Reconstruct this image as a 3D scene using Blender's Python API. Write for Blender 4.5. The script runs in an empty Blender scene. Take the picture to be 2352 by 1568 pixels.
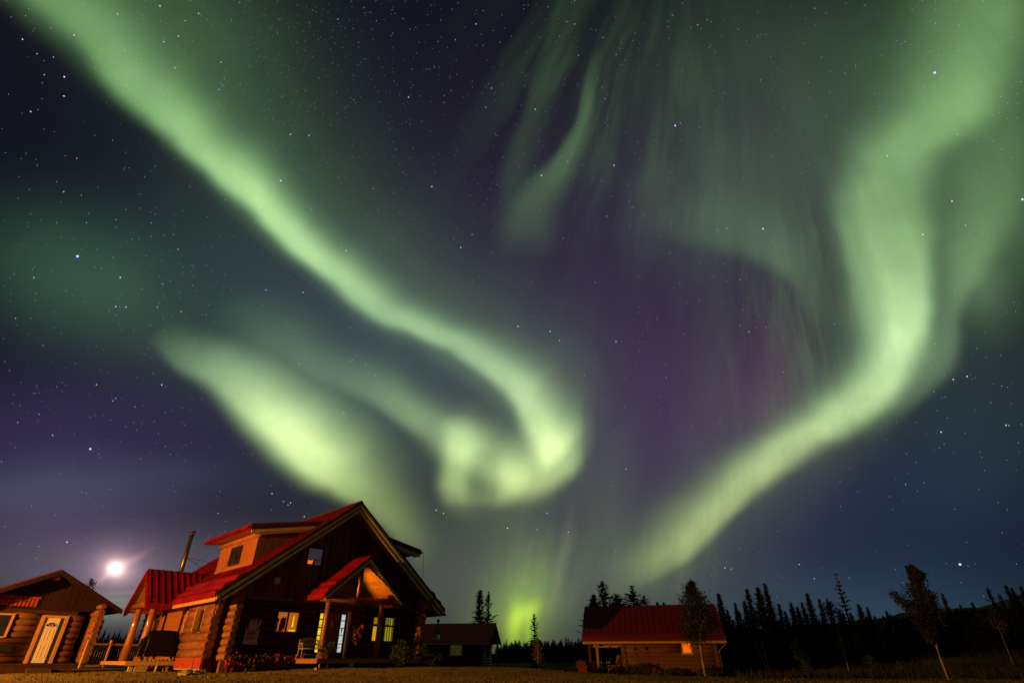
import bpy, bmesh, math, random
from mathutils import Vector, Matrix
R = math.radians
random.seed(7)
scene = bpy.context.scene
COL = scene.collection

# ------------------------------------------------------------------ camera
EYE = 1.0                       # height of the camera above the datum near the buildings
FPX, PITCH = 2111.0, 31.1       # focal length in photo pixels (4096 wide), tilt above the horizon
cd = bpy.data.cameras.new('camera'); cam = bpy.data.objects.new('camera', cd); COL.objects.link(cam)
cd.sensor_width = 36.0; cd.lens = 36.0 * FPX / 4096.0
cd.clip_start = 0.1; cd.clip_end = 20000
cam.location = (0, 0, EYE); cam.rotation_euler = (R(90 + PITCH), 0, 0)
scene.camera = cam

scene.view_settings.view_transform = 'Standard'
scene.view_settings.look = 'None'
scene.view_settings.exposure = 0.0
scene.view_settings.gamma = 1.0
scene.view_settings.use_curve_mapping = False

def lin(r, g, b):
    f = lambda c: (c / 255 / 12.92) if c <= 10 else ((c / 255 + 0.055) / 1.055) ** 2.4
    return (f(r), f(g), f(b))

# ------------------------------------------------------------------ world: night sky with aurora
# The aurora is written on a star chart: the plane touching the celestial sphere at
# azimuth 0, altitude 31.1 degrees.  Ribbons are soft curves on that chart.
world = bpy.data.worlds.new("World"); scene.world = world
world.use_nodes = True
NT = world.node_tree; NT.nodes.clear()
def N(t, **kw):
    n = NT.nodes.new(t)
    for k, v in kw.items(): setattr(n, k, v)
    return n
def put(sock, v):
    if isinstance(v, bpy.types.NodeSocket): NT.links.new(v, sock)
    else: sock.default_value = v
def mth(op, a, b=None, c=None, clamp=False):
    n = N('ShaderNodeMath', operation=op); n.use_clamp = clamp
    put(n.inputs[0], a)
    if b is not None: put(n.inputs[1], b)
    if c is not None: put(n.inputs[2], c)
    return n.outputs[0]
def vec(op, a, b=None, c=None, out=0):
    n = N('ShaderNodeVectorMath', operation=op)
    put(n.inputs[0], a)
    if b is not None: put(n.inputs[1], b)
    if c is not None: put(n.inputs[2], c)
    return n.outputs[out]
def cxyz(x, y, z=0.0):
    n = N('ShaderNodeCombineXYZ'); put(n.inputs[0], x); put(n.inputs[1], y); put(n.inputs[2], z); return n.outputs[0]

ct, st = math.cos(R(PITCH)), math.sin(R(PITCH))
tc = N('ShaderNodeTexCoord').outputs['Generated']
dir_ = vec('NORMALIZE', tc)
fw = vec('DOT_PRODUCT', dir_, (0, ct, st), out=1)
rt = vec('DOT_PRODUCT', dir_, (1, 0, 0), out=1)
up = vec('DOT_PRODUCT', dir_, (0, -st, ct), out=1)
fwc = mth('MAXIMUM', fw, 0.08)
FC = 1212.2
X0 = mth('MULTIPLY_ADD', mth('DIVIDE', rt, fwc), FC, 1176.0)
Y0 = mth('MULTIPLY_ADD', mth('DIVIDE', up, fwc), -FC, 784.0)
# slow warp so that no edge is mathematically smooth
P0 = cxyz(X0, Y0)
wn = N('ShaderNodeTexNoise'); wn.inputs['Scale'].default_value = 0.0045; wn.inputs['Detail'].default_value = 2.0
NT.links.new(P0, wn.inputs['Vector'])
PW = vec('MULTIPLY_ADD', vec('SUBTRACT', wn.outputs['Color'], (0.5, 0.5, 0.5)), (46, 46, 0), P0)
sp = N('ShaderNodeSeparateXYZ'); NT.links.new(PW, sp.inputs[0]); X, Y = sp.outputs[0], sp.outputs[1]

def curve(u, pts):
    """pts: list (u in 0..1, v) -> float curve, v scaled to 0..1 internally"""
    lo = min(v for _, v in pts); hi = max(v for _, v in pts)
    if hi - lo < 1e-6: return lo
    n = N('ShaderNodeFloatCurve'); cm = n.mapping; c = cm.curves[0]
    cm.use_clip = True
    nv = [(uu, (v - lo) / (hi - lo)) for uu, v in pts]
    while len(c.points) < len(nv): c.points.new(0.5, 0.5)
    for p_, (a, b) in zip(c.points, nv):
        p_.location = (a, b); p_.handle_type = 'AUTO_CLAMPED'
    cm.update(); cm.extend = 'HORIZONTAL'
    put(n.inputs['Value'], u)
    return mth('MULTIPLY_ADD', n.outputs[0], hi - lo, lo)

def ribbon(phi, pts, sharp=1):
    """pts: (x, y, w_neg, w_pos, amp) on the chart; phi = heading of the running axis"""
    a = R(phi); px, py = math.cos(a), math.sin(a)
    pq = [(x * px + y * py, -x * py + y * px, wn_, wp_, am) for x, y, wn_, wp_, am in pts]
    pq.sort()
    p0, p1 = pq[0][0], pq[-1][0]
    p = mth('MULTIPLY_ADD', Y, py, mth('MULTIPLY', X, px))
    q = mth('MULTIPLY_ADD', Y, px, mth('MULTIPLY', X, -py))
    u = mth('MULTIPLY_ADD', p, 1 / (p1 - p0), -p0 / (p1 - p0), clamp=True)
    U = [(k[0] - p0) / (p1 - p0) for k in pq]
    ce = curve(u, list(zip(U, [k[1] for k in pq])))
    wneg = curve(u, list(zip(U, [k[2] for k in pq])))
    wpos = curve(u, list(zip(U, [k[3] for k in pq])))
    am = curve(u, list(zip(U, [k[4] for k in pq])))
    e = mth('SUBTRACT', q, ce)
    d = mth('ADD', mth('DIVIDE', mth('MAXIMUM', e, 0.0), wpos), mth('DIVIDE', mth('MINIMUM', e, 0.0), wneg))
    g = mth('POWER', math.e, mth('MULTIPLY', mth('POWER', mth('MULTIPLY', d, d), mth('MULTIPLY_ADD', mth('GREATER_THAN', mth('MULTIPLY', d, float(sharp)), 0.0), .75, 1.0)), -1.0))
    return mth('MULTIPLY', g, am)

def gauss(cx, cy, sx, sy, rot=0.0, src=None):
    m = N('ShaderNodeMapping', vector_type='TEXTURE')
    NT.links.new(src or PW, m.inputs['Vector'])
    m.inputs['Location'].default_value = (cx, cy, 0)
    m.inputs['Rotation'].default_value = (0, 0, R(rot))
    m.inputs['Scale'].default_value = (sx, sy, 1)
    r2 = vec('DOT_PRODUCT', m.outputs[0], m.outputs[0], out=1)
    return mth('POWER', math.e, mth('MULTIPLY', r2, -1.0))

RIBBONS = [
 # broad band falling from the upper left to the loop
 (40, [(-140,-190,120,56,.24),(60,-60,124,58,.28),(200,67,116,56,.34),(333,217,94,52,.47),(500,367,76,47,.64),(633,490,64,42,.76),(740,598,57,39,.70),
       (851,689,54,36,.58),(934,735,49,34,.52),(1017,775,48,35,.52),(1100,812,54,38,.58),(1167,862,60,42,.62),(1217,925,66,50,.68),(1265,1000,68,60,.58),(1300,1060,60,60,0)]),
 # wide dim green on the upper side of the band
 (40, [(-140,-190,330,60,.12),(200,90,300,60,.15),(500,380,250,50,.14),(740,600,210,50,.13),(1017,780,170,50,.13),(1217,930,150,50,.10),(1330,1080,100,60,0)]),
 # bright bottom of the loop
 (0, [(1080,1125,60,28,0),(1130,1118,70,40,.30),(1180,1112,92,46,.64),(1240,1092,96,58,.67),(1295,1056,86,64,.64),(1328,1024,76,56,.44),(1350,1000,60,50,.12),(1372,985,50,40,0)]),
 # inner strand
 (35, [(480,690,60,50,0),(620,765,60,45,.10),(733,825,52,40,.15),(820,865,48,36,.20),(884,905,46,34,.31),(944,950,48,38,.40),(1000,985,52,46,.42),(1060,1012,60,56,.48),(1120,1045,56,52,.42),(1180,1090,50,44,.26),(1230,1120,50,50,0)]),
 # left lobe of the loop
 (90, [(1066,950,50,50,0),(1058,1000,52,46,.32),(1050,1050,44,42,.52),(1046,1098,40,42,.62),(1050,1135,44,42,.48),(1058,1178,44,40,.05),(1060,1200,40,40,0)]),
 # bright patch over the roof
 (45, [(355,760,40,30,0),(415,812,55,34,.24),(500,862,80,46,.56),(567,918,92,58,.86),(633,968,100,66,1.04),(683,1008,106,68,1.12),(740,1062,106,62,1.02),(800,1108,96,50,.72),
       (860,1152,82,40,.44),(920,1206,58,34,.30),(960,1250,52,32,.14),(1000,1290,50,40,0)]),
 # right ribbon
 (90, [(2240,-160,180,130,.20),(2215,20,170,130,.24),(2195,130,150,130,.29),(2165,240,140,124,.39),(2105,300,140,112,.41),(2050,355,120,92,.43),(2036,440,110,86,.42),
       (2056,530,88,96,.48),(2080,620,58,104,.62),(2086,700,56,106,.74),(2072,770,66,94,.78),(2034,840,84,84,.80),(1964,912,98,82,.78),(1885,975,100,82,.72),(1800,1032,96,84,.70),
       (1722,1100,82,88,.66),(1650,1170,62,92,.58),(1596,1225,50,92,.50),(1540,1275,52,92,.34),(1480,1318,50,70,.17),(1425,1360,44,50,.06),(1390,1410,40,40,0)]),
 # second strand beside it
 (90, [(1960,380,40,40,0),(1966,470,50,50,.20),(1984,560,50,56,.26),(2016,650,44,66,.26),(2044,740,44,70,.14),(2060,820,40,60,0)]),
 # shoulder to the right of the ribbon
 (90, [(2290,380,90,90,.10),(2240,520,80,90,.17),(2190,640,60,80,.19),(2172,730,40,90,.24),(2160,810,44,90,.26),(2110,885,55,80,.22),(2020,950,60,80,.10),(1940,1020,60,60,0)]),
 # the clearest ray in the middle and its broad foot
 (90, [(1372,110,22,15,0),(1356,190,15,14,.08),(1336,290,18,18,.15),(1306,360,24,34,.15),(1262,430,36,50,.13),(1228,500,48,60,.09),(1210,600,70,70,0)]),
 (90, [(1330,-60,40,34,.03),(1276,90,30,24,.04),(1232,240,30,26,.055),(1198,350,38,32,.055),(1178,450,40,34,.04),(1160,580,40,34,0)]),
 # faint arc on the right of the dark centre
 (35, [(1480,470,60,60,0),(1580,500,80,60,.05),(1700,540,90,46,.10),(1800,600,80,36,.13),(1850,650,50,28,.09),(1900,740,40,40,0)]),
]
A = None
for ri, (phi, pts) in enumerate(RIBBONS):
    k_ = {0: .86, 5: .92, 6: .92}.get(ri, 1.0); pts = [(x, y, a_ * k_, b_ * k_, m_) for x, y, a_, b_, m_ in pts]
    g = ribbon(phi, pts, -1 if phi == 90 and ri in (6, 8) else 1); A = g if A is None else mth('ADD', A, g)
for cx, cy, sx, sy, rot, am in [
    (1185,1060,170,100,0,.10), (2280,300,230,330,0,.16), (2300,520,110,170,0,.09), (2250,620,70,110,-15,.06), (2240,650,60,90,-20,.12), (1690,450,190,130,0,.07), (1680,170,280,260,0,.05), (1950,200,160,260,0,.06),
    (1010,860,260,110,35,.05), (760,960,200,100,40,.09), (1280,900,90,120,0,.06), (170,640,250,140,15,.05), (380,760,330,120,30,.04),
    (1880,740,140,260,0,.06), (1830,980,180,120,-30,.06), (820,820,420,150,38,.03), (1700,1130,230,110,-38,.07), (1500,1290,110,90,0,.06), (420,60,260,180,30,.05), (560,480,230,150,40,.03),
    (2110,420,130,330,8,.06), (1400,1120,60,160,0,.03), (1090,1260,200,90,0,.03), (1130,1180,90,50,0,.04)]:
    A = mth('MULTIPLY_ADD', gauss(cx, cy, sx, sy, rot), am, A)
# streaks converging on the magnetic zenith
ang = mth('ARCTAN2', mth('SUBTRACT', X, 1640.0), mth('ADD', Y, 680.0))
def streak(freq, ys, seed, lo_, hi_):
    n = N('ShaderNodeTexNoise'); n.inputs['Scale'].default_value = 1.0; n.inputs['Detail'].default_value = 4.0; n.inputs['Roughness'].default_value = .6
    NT.links.new(cxyz(mth('MULTIPLY_ADD', ang, freq, seed), mth('MULTIPLY', Y, ys), seed), n.inputs['Vector'])
    r = N('ShaderNodeMapRange', interpolation_type='SMOOTHSTEP'); NT.links.new(n.outputs[0], r.inputs[0])
    r.inputs[1].default_value = lo_; r.inputs[2].default_value = hi_; return r.outputs[0]
S1 = streak(13.0, .0020, 3.7, .40, .68)
S2 = streak(36.0, .0022, 9.1, .36, .70)
smk = mth('MULTIPLY_ADD', mth('SUBTRACT', X, 1100.0), 1/500, 0.0, clamp=True)
low = mth('MULTIPLY_ADD', mth('SUBTRACT', Y, 950.0), 1/350, 0.0, clamp=True)
# rays hanging from the faint curtain in the upper middle, above the right arc and over the horizon patch
for S, cx, cy, sx, sy, rot, am in [(S1,1370,240,230,280,14,.060), (S2,1400,280,220,240,10,.008), (S2,1890,690,105,220,-4,.085), (S1,1850,720,150,220,0,.06), (S1,1640,440,220,240,0,.025),
                              (S1,1500,1050,240,340,0,.016), (S2,1520,1260,130,80,0,.07), (S2,1650,1160,170,60,-35,.05), (S1,1225,1330,100,150,6,.16), (S1,1740,900,90,160,0,.05)]:
    A = mth('ADD', A, mth('MULTIPLY', mth('MULTIPLY', gauss(cx, cy, sx, sy, rot), S), am))
sf = mth('MULTIPLY_ADD', mth('SUBTRACT', S1, 0.45), mth('MULTIPLY', smk, mth('MULTIPLY_ADD', low, .09, .05)), 1.0)
sf3 = mth('MULTIPLY_ADD', mth('SUBTRACT', S2, 0.45), mth('MULTIPLY', smk, .03), 1.0)
cn = N('ShaderNodeTexNoise'); cn.inputs['Scale'].default_value = 0.008; cn.inputs['Detail'].default_value = 4.0
NT.links.new(P0, cn.inputs['Vector'])
sf2 = mth('MULTIPLY_ADD', mth('SUBTRACT', cn.outputs[0], 0.5), 0.34, 1.0)
A = mth('MULTIPLY', mth('MULTIPLY', mth('MULTIPLY', A, sf), sf2), sf3)
# colour of the glow
tint = N('ShaderNodeMapRange', interpolation_type='SMOOTHSTEP')
for i, v in ((1, 150.0), (2, 1500.0), (3, 0.0), (4, 1.0)): tint.inputs[i].default_value = v
NT.links.new(Y, tint.inputs[0])
cr = N('ShaderNodeValToRGB'); cr.color_ramp.elements[0].color = (.255, .56, .20, 1); cr.color_ramp.elements[1].color = (.39, .50, .10, 1)
e_ = cr.color_ramp.elements.new(.5); e_.color = (.33, .58, .27, 1)
NT.links.new(tint.outputs[0], cr.inputs[0])
c1 = vec('MULTIPLY', cr.outputs[0], cxyz(A, A, A))
A2 = mth('MULTIPLY', mth('MULTIPLY', A, A), A)
colr = vec('MULTIPLY_ADD', cxyz(A2, A2, A2), (.24, .25, .11), c1)
# coloured night air
for cx, cy, sx, sy, rot, c in [
    (1350,660,560,400,0,lin(40,31,50)),
    (150,1030,430,190,0,lin(46,38,70)), (330,1340,560,110,0,lin(70,70,76)), (60,1220,260,120,0,lin(48,40,52)), (170,630,260,150,12,lin(20,50,42)),
    (1200,1360,520,190,0,lin(64,70,58)), (1960,1230,470,260,0,lin(12,26,52)), (2060,1430,480,110,0,lin(28,52,60)),
    (1770,870,80,150,8,lin(44,8,34)), (1640,960,270,230,0,lin(46,28,46)), (2230,960,230,260,0,lin(30,44,44)), (1420,1050,300,330,0,lin(38,34,46)), (830,830,500,230,35,lin(30,42,54)), (1800,350,330,330,0,lin(36,32,40)), (640,260,520,330,30,lin(11,16,19)),
    (265,1303,17,16,0,(1.2,1.0,.8)), (265,1303,36,32,10,lin(190,150,142)), (265,1303,84,66,0,lin(104,80,92)), (265,1303,220,140,0,lin(54,42,56)), (285,1291,50,8,-30,lin(120,90,80)), (248,1317,34,7,-35,lin(120,90,80)), (100,1120,500,60,-4,lin(34,46,46)), (255,1400,90,34,0,lin(84,96,70)),
    (285,1362,60,5,-2,lin(60,54,46)), (250,1378,80,4,2,lin(50,46,40)),
    (1210,1404,36,24,-30,lin(120,146,0)), (1182,1438,20,52,4,lin(140,168,0)), (1222,1446,17,50,2,lin(116,146,0)), (1200,1392,70,74,0,lin(80,104,14)), (1215,1335,80,100,12,lin(60,78,34)),
    (1283,1330,13,130,12,lin(60,58,36)), (1150,1440,90,70,0,lin(60,72,8)), (900,1440,60,60,0,lin(60,50,30))]:
    g = gauss(cx, cy, sx, sy, rot)
    colr = vec('MULTIPLY_ADD', cxyz(g, g, g), c, colr)
colr = vec('ADD', colr, lin(16, 16, 26))
# vignette of the air towards the zenith corners is real darkness: nothing added there.
# behind the observer and below the horizon: a dim even glow
bm_ = N('ShaderNodeMapRange', interpolation_type='SMOOTHSTEP')
for i, v in ((1, -0.05), (2, 0.25), (3, 0.0), (4, 1.0)): bm_.inputs[i].default_value = v
NT.links.new(fw, bm_.inputs[0])
mx = N('ShaderNodeMix', data_type='RGBA'); put(mx.inputs['Factor'], bm_.outputs[0])
mx.inputs['A'].default_value = (.020, .025, .013, 1); NT.links.new(colr, mx.inputs['B'])
# the last of the twilight, from the physical sky
sky = N('ShaderNodeTexSky', sky_type='NISHITA'); sky.sun_disc = False
sky.sun_elevation = R(-7); sky.sun_rotation = R(-34.9)
skm = vec('MULTIPLY', sky.outputs[0], (.05, .05, .05))
bg = N('ShaderNodeBackground'); bg.inputs['Strength'].default_value = 1.0
NT.links.new(vec('ADD', mx.outputs['Result'], skm), bg.inputs['Color'])
wo = N('ShaderNodeOutputWorld'); NT.links.new(bg.outputs[0], wo.inputs['Surface'])
world.cycles.sampling_method = 'MANUAL'; world.cycles.sample_map_resolution = 512

# ------------------------------------------------------------------ moon as the one sun lamp
ld = bpy.data.lights.new('moonlight', 'SUN'); ld.energy = 0.06; ld.angle = R(0.5); ld.color = (1.0, .86, .72)
lo = bpy.data.objects.new('moonlight', ld); COL.objects.link(lo)
_az, _el = R(-34.88), R(6.5)
MOONDIR = Vector((math.sin(_az) * math.cos(_el), math.cos(_az) * math.cos(_el), math.sin(_el)))
lo.rotation_euler = MOONDIR.to_track_quat('Z', 'Y').to_euler()

# ------------------------------------------------------------------ materials
def new_mat(name):
    m = bpy.data.materials.new(name); m.use_nodes = True
    m.node_tree.nodes.clear(); return m, m.node_tree
def nd(nt, t, ins=None, **kw):
    n = nt.nodes.new(t)
    for k, v in kw.items(): setattr(n, k, v)
    for k, v in (ins or {}).items():
        if isinstance(v, bpy.types.NodeSocket): nt.links.new(v, n.inputs[k])
        else: n.inputs[k].default_value = v
    return n
def c4(c): return (c[0], c[1], c[2], 1.0)
def surf(name, a, b, scale=(1, 1, 1), nscale=3.0, detail=5.0, rough=.8, metal=0.0, bump=.0, bscale=None, fine=0.25, coat=0.0, spec=.3, lo_=.35, hi_=.68, island=0.0):
    m, nt = new_mat(name)
    tcn = nd(nt, 'ShaderNodeTexCoord')
    mp = nd(nt, 'ShaderNodeMapping', {'Vector': tcn.outputs['Object'], 'Scale': scale})
    n1 = nd(nt, 'ShaderNodeTexNoise', {'Vector': mp.outputs[0], 'Scale': nscale, 'Detail': detail, 'Roughness': .62})
    n2 = nd(nt, 'ShaderNodeTexNoise', {'Vector': mp.outputs[0], 'Scale': nscale * 9, 'Detail': 3.0})
    ad = nd(nt, 'ShaderNodeMath', {0: n2.outputs[0], 1: fine, 2: n1.outputs[0]}, operation='MULTIPLY_ADD')
    mr = nd(nt, 'ShaderNodeMapRange', {0: ad.outputs[0], 1: lo_ + fine * .5, 2: hi_ + fine * .5})
    mx_ = nd(nt, 'ShaderNodeMix', {'Factor': mr.outputs[0], 'A': c4(a), 'B': c4(b)}, data_type='RGBA')
    colr_ = mx_.outputs['Result']
    if island:
        gi = nd(nt, 'ShaderNodeNewGeometry')
        ml = nd(nt, 'ShaderNodeMath', {0: gi.outputs['Random Per Island'], 1: island, 2: 1 - island / 2}, operation='MULTIPLY_ADD')
        cc = nd(nt, 'ShaderNodeVectorMath', {0: colr_, 'Scale': ml.outputs[0]}, operation='SCALE'); colr_ = cc.outputs[0]
    p = nd(nt, 'ShaderNodeBsdfPrincipled', {'Base Color': colr_, 'Roughness': rough, 'Metallic': metal, 'Specular IOR Level': spec, 'Coat Weight': coat})
    if bump:
        bn = nd(nt, 'ShaderNodeTexNoise', {'Vector': mp.outputs[0], 'Scale': bscale or nscale * 4, 'Detail': 4.0})
        bp = nd(nt, 'ShaderNodeBump', {'Height': bn.outputs[0], 'Strength': bump, 'Distance': .05})
        nt.links.new(bp.outputs[0], p.inputs['Normal'])
    nd(nt, 'ShaderNodeOutputMaterial', {'Surface': p.outputs[0]})
    return m
def glow(name, a, b, strength, scale=(1, 1, 1), nscale=2.0, kind='noise'):
    """a lit window or lamp glass: it gives off the light of the room behind it; also used for a painted reflection"""
    m, nt = new_mat(name)
    tcn = nd(nt, 'ShaderNodeTexCoord')
    mp = nd(nt, 'ShaderNodeMapping', {'Vector': tcn.outputs['Object'], 'Scale': scale})
    if kind == 'wave':
        n1 = nd(nt, 'ShaderNodeTexWave', {'Vector': mp.outputs[0], 'Scale': nscale, 'Distortion': .4, 'Detail': 2.0}, bands_direction='X', wave_profile='SIN')
    else:
        n1 = nd(nt, 'ShaderNodeTexNoise', {'Vector': mp.outputs[0], 'Scale': nscale, 'Detail': 2.0})
    mr = nd(nt, 'ShaderNodeMapRange', {0: n1.outputs[0], 1: .35, 2: .65})
    mx_ = nd(nt, 'ShaderNodeMix', {'Factor': mr.outputs[0], 'A': c4(a), 'B': c4(b)}, data_type='RGBA')
    em = nd(nt, 'ShaderNodeEmission', {'Color': mx_.outputs['Result'], 'Strength': strength})
    nd(nt, 'ShaderNodeOutputMaterial', {'Surface': em.outputs[0]})
    return m
def plain(name, c, rough=.6, metal=0.0, spec=.4):
    m, nt = new_mat(name)
    p = nd(nt, 'ShaderNodeBsdfPrincipled', {'Base Color': c4(c), 'Roughness': rough, 'Metallic': metal, 'Specular IOR Level': spec})
    nd(nt, 'ShaderNodeOutputMaterial', {'Surface': p.outputs[0]}); return m

M = {}
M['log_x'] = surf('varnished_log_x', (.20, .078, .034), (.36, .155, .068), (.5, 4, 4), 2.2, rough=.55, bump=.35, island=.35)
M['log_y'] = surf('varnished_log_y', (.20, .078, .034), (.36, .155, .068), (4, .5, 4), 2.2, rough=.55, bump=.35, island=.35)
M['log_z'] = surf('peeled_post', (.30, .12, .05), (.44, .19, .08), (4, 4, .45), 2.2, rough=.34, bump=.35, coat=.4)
M['front_log'] = surf('shade_darkened_log', (.055, .024, .012), (.105, .046, .020), (.5, 4, 4), 2.2, rough=.7, bump=.35, island=.35)  # shade of the unlit front put into a darker log colour
M['gable_boards'] = surf('dark_olive_boards', (.085, .055, .024), (.19, .125, .055), (7, 7, .4), 1.2, rough=.8, bump=.25, island=.7)  # dark olive boards; on the dormer sides they stand in for shade
M['old_red'] = surf('weathered_red_roof', (.125, .006, .010), (.17, .008, .013), (1, 1, 1), .8, rough=.6, spec=.25, fine=.1, island=.10)
M['shaded_red_boards'] = surf('shade_dark_red_boards', (.018, .006, .005), (.032, .010, .007), (7, 7, .4), 2.0, rough=.75, bump=.25, island=.5)  # near-black red puts the overhang's shadow into the board colour
M['skylit_red'] = surf('skylit_red_roof', (.40, .045, .065), (.50, .06, .085), (1, 1, 1), .8, rough=.7, spec=.2, fine=.1, island=.08)  # sky glow on the far roof is put into this lighter red
M['red_log'] = surf('red_stained_log', (.14, .030, .022), (.22, .05, .034), (.5, 4, 4), 2.2, rough=.8, bump=.3, island=.3)
M['cabin_log'] = surf('cabin_log', (.125, .055, .022), (.22, .10, .042), (.5, 4, 4), 2.2, rough=.65, bump=.35, island=.35)
M['log_end'] = surf('log_end_grain', (.13, .06, .035), (.26, .12, .06), (1, 1, 1), 6, rough=.8, bump=.2)
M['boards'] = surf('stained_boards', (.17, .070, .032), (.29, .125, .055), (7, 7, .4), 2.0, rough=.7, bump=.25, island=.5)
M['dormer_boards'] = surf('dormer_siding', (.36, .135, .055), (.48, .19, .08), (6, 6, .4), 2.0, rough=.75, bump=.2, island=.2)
M['soffit'] = surf('soffit_boards', (.30, .14, .06), (.48, .25, .11), (.5, 5, 5), 2.2, rough=.6, bump=.15, island=.3)
M['red_metal'] = surf('red_metal_roof', (.16, .003, .005), (.32, .006, .008), (1, 1, 1), .7, rough=.5, spec=.25, fine=.35, island=.14)
M['red_paint'] = surf('red_skirting', (.36, .05, .03), (.44, .08, .05), (.5, 1, 4), 2, rough=.7)
M['fascia'] = surf('pale_fascia', (.50, .50, .30), (.66, .64, .40), (1, 1, 1), 1.6, rough=.7, fine=.3)
M['trim'] = surf('wood_trim', (.52, .29, .12), (.66, .40, .18), (5, 5, .5), 2, rough=.6, bump=.1)
M['dark_trim'] = surf('dark_frame', (.05, .022, .014), (.08, .035, .02), (3, 3, .5), 2, rough=.5)
M['dark'] = surf('dark_cavity', (.012, .009, .008), (.02, .014, .012), rough=.9)
M['concrete'] = surf('concrete', (.34, .31, .26), (.46, .42, .36), nscale=4, rough=.9, bump=.3)
M['white_door'] = surf('white_door_paint', (.80, .78, .74), (.88, .86, .82), nscale=2, rough=.45)
M['pipe'] = surf('galvanised_pipe', (.10, .11, .12), (.18, .19, .20), (3, 3, .6), 2, rough=.33, metal=.75)
M['zinc'] = surf('zinc', (.38, .38, .36), (.50, .50, .47), nscale=5, rough=.4, metal=.6)
M['wire'] = plain('dark_wire', (.02, .02, .02), .6)
M['iron_white'] = surf('white_cast_iron', (.50, .46, .40), (.62, .58, .50), nscale=8, rough=.5)
M['tarp'] = surf('black_vinyl', (.004, .0035, .003), (.008, .007, .005), nscale=3, rough=.28, spec=.25)
M['glass'] = surf('dark_glass', (.012, .012, .02), (.03, .03, .045), nscale=1.5, rough=.06, spec=.9)
M['leaf'] = surf('leaves', (.030, .060, .014), (.075, .11, .03), nscale=4, rough=.75, island=.7)
M['dry_leaf'] = surf('dry_leaves', (.16, .11, .04), (.30, .20, .07), nscale=4, rough=.8, island=.7)
M['red_flower'] = surf('red_petals', (.62, .018, .03), (.85, .09, .10), nscale=8, rough=.6, island=.5)
M['pink_flower'] = surf('pink_petals', (.42, .10, .24), (.60, .20, .36), nscale=8, rough=.6, island=.5)
M['needle'] = surf('spruce_needles', (.010, .022, .010), (.030, .050, .020), nscale=6, rough=.9, island=.6)
M['far_needle'] = surf('far_spruce', (.006, .014, .008), (.016, .028, .014), nscale=2, rough=.95, island=.5)
M['bark'] = surf('dark_bark', (.05, .035, .025), (.10, .07, .05), (3, 3, .6), 6, rough=.95)
M['birch_bark'] = surf('pale_bark', (.22, .19, .15), (.46, .42, .35), (3, 3, 2.2), 3, rough=.85, lo_=.42, hi_=.5)
M['aspen'] = surf('aspen_leaves', (.016, .024, .007), (.055, .060, .018), nscale=3, rough=.8, island=.8)
M['dead'] = surf('bare_twigs', (.05, .04, .03), (.10, .08, .06), nscale=5, rough=.95)
M['rock'] = surf('field_stone', (.26, .22, .17), (.46, .40, .32), nscale=5, rough=.9, bump=.5)
M['grass_blade'] = surf('grass_blades', (.085, .072, .028), (.20, .155, .058), nscale=.6, rough=.9, island=.6)
M['tall_grass'] = surf('field_grass', (.028, .036, .010), (.060, .060, .020), nscale=.4, rough=.95, island=.6)
M['red_chair'] = surf('red_chair_paint', (.20, .04, .022), (.27, .06, .03), (4, 4, 1), 2, rough=.6)
M['white_plastic'] = surf('pale_resin', (.62, .60, .52), (.70, .68, .60), nscale=4, rough=.4)
M['room_orange'] = glow('room_orange', (1.0, .16, .006), (.70, .20, .02), .55, (2, 1, 1.6), 2.0)
M['room_yellow'] = glow('room_yellow', (.80, .60, .01), (.62, .42, .01), 1.15, (1, 1, 2), 3.0)
M['room_white'] = glow('room_white', (.40, .42, .44), (.48, .48, .40), 1.2, (1, 1, 1.2), 1.6)
M['room_curtain'] = glow('room_curtain', (.50, .42, .02), (.12, .09, .003), .62, (1, 1, .02), 2.0, 'wave')
M['room_dim'] = glow('room_dim', (.12, .075, .11), (.07, .06, .085), .32, (1, 1, 1), 1.5)
M['room_amber'] = glow('room_amber', (1.0, .22, .006), (1.0, .30, .02), .95, (1, 1, 1), 3.0)
M['room_gold'] = glow('room_gold', (.95, .34, .006), (.75, .42, .02), .72, (8, 8, .1), 1.2)
M['reflection_orange'] = glow('reflection_orange', (1.0, .16, .01), (1.0, .24, .02), 1.0)  # glow colour of the painted lamp reflection in the attic window

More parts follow.
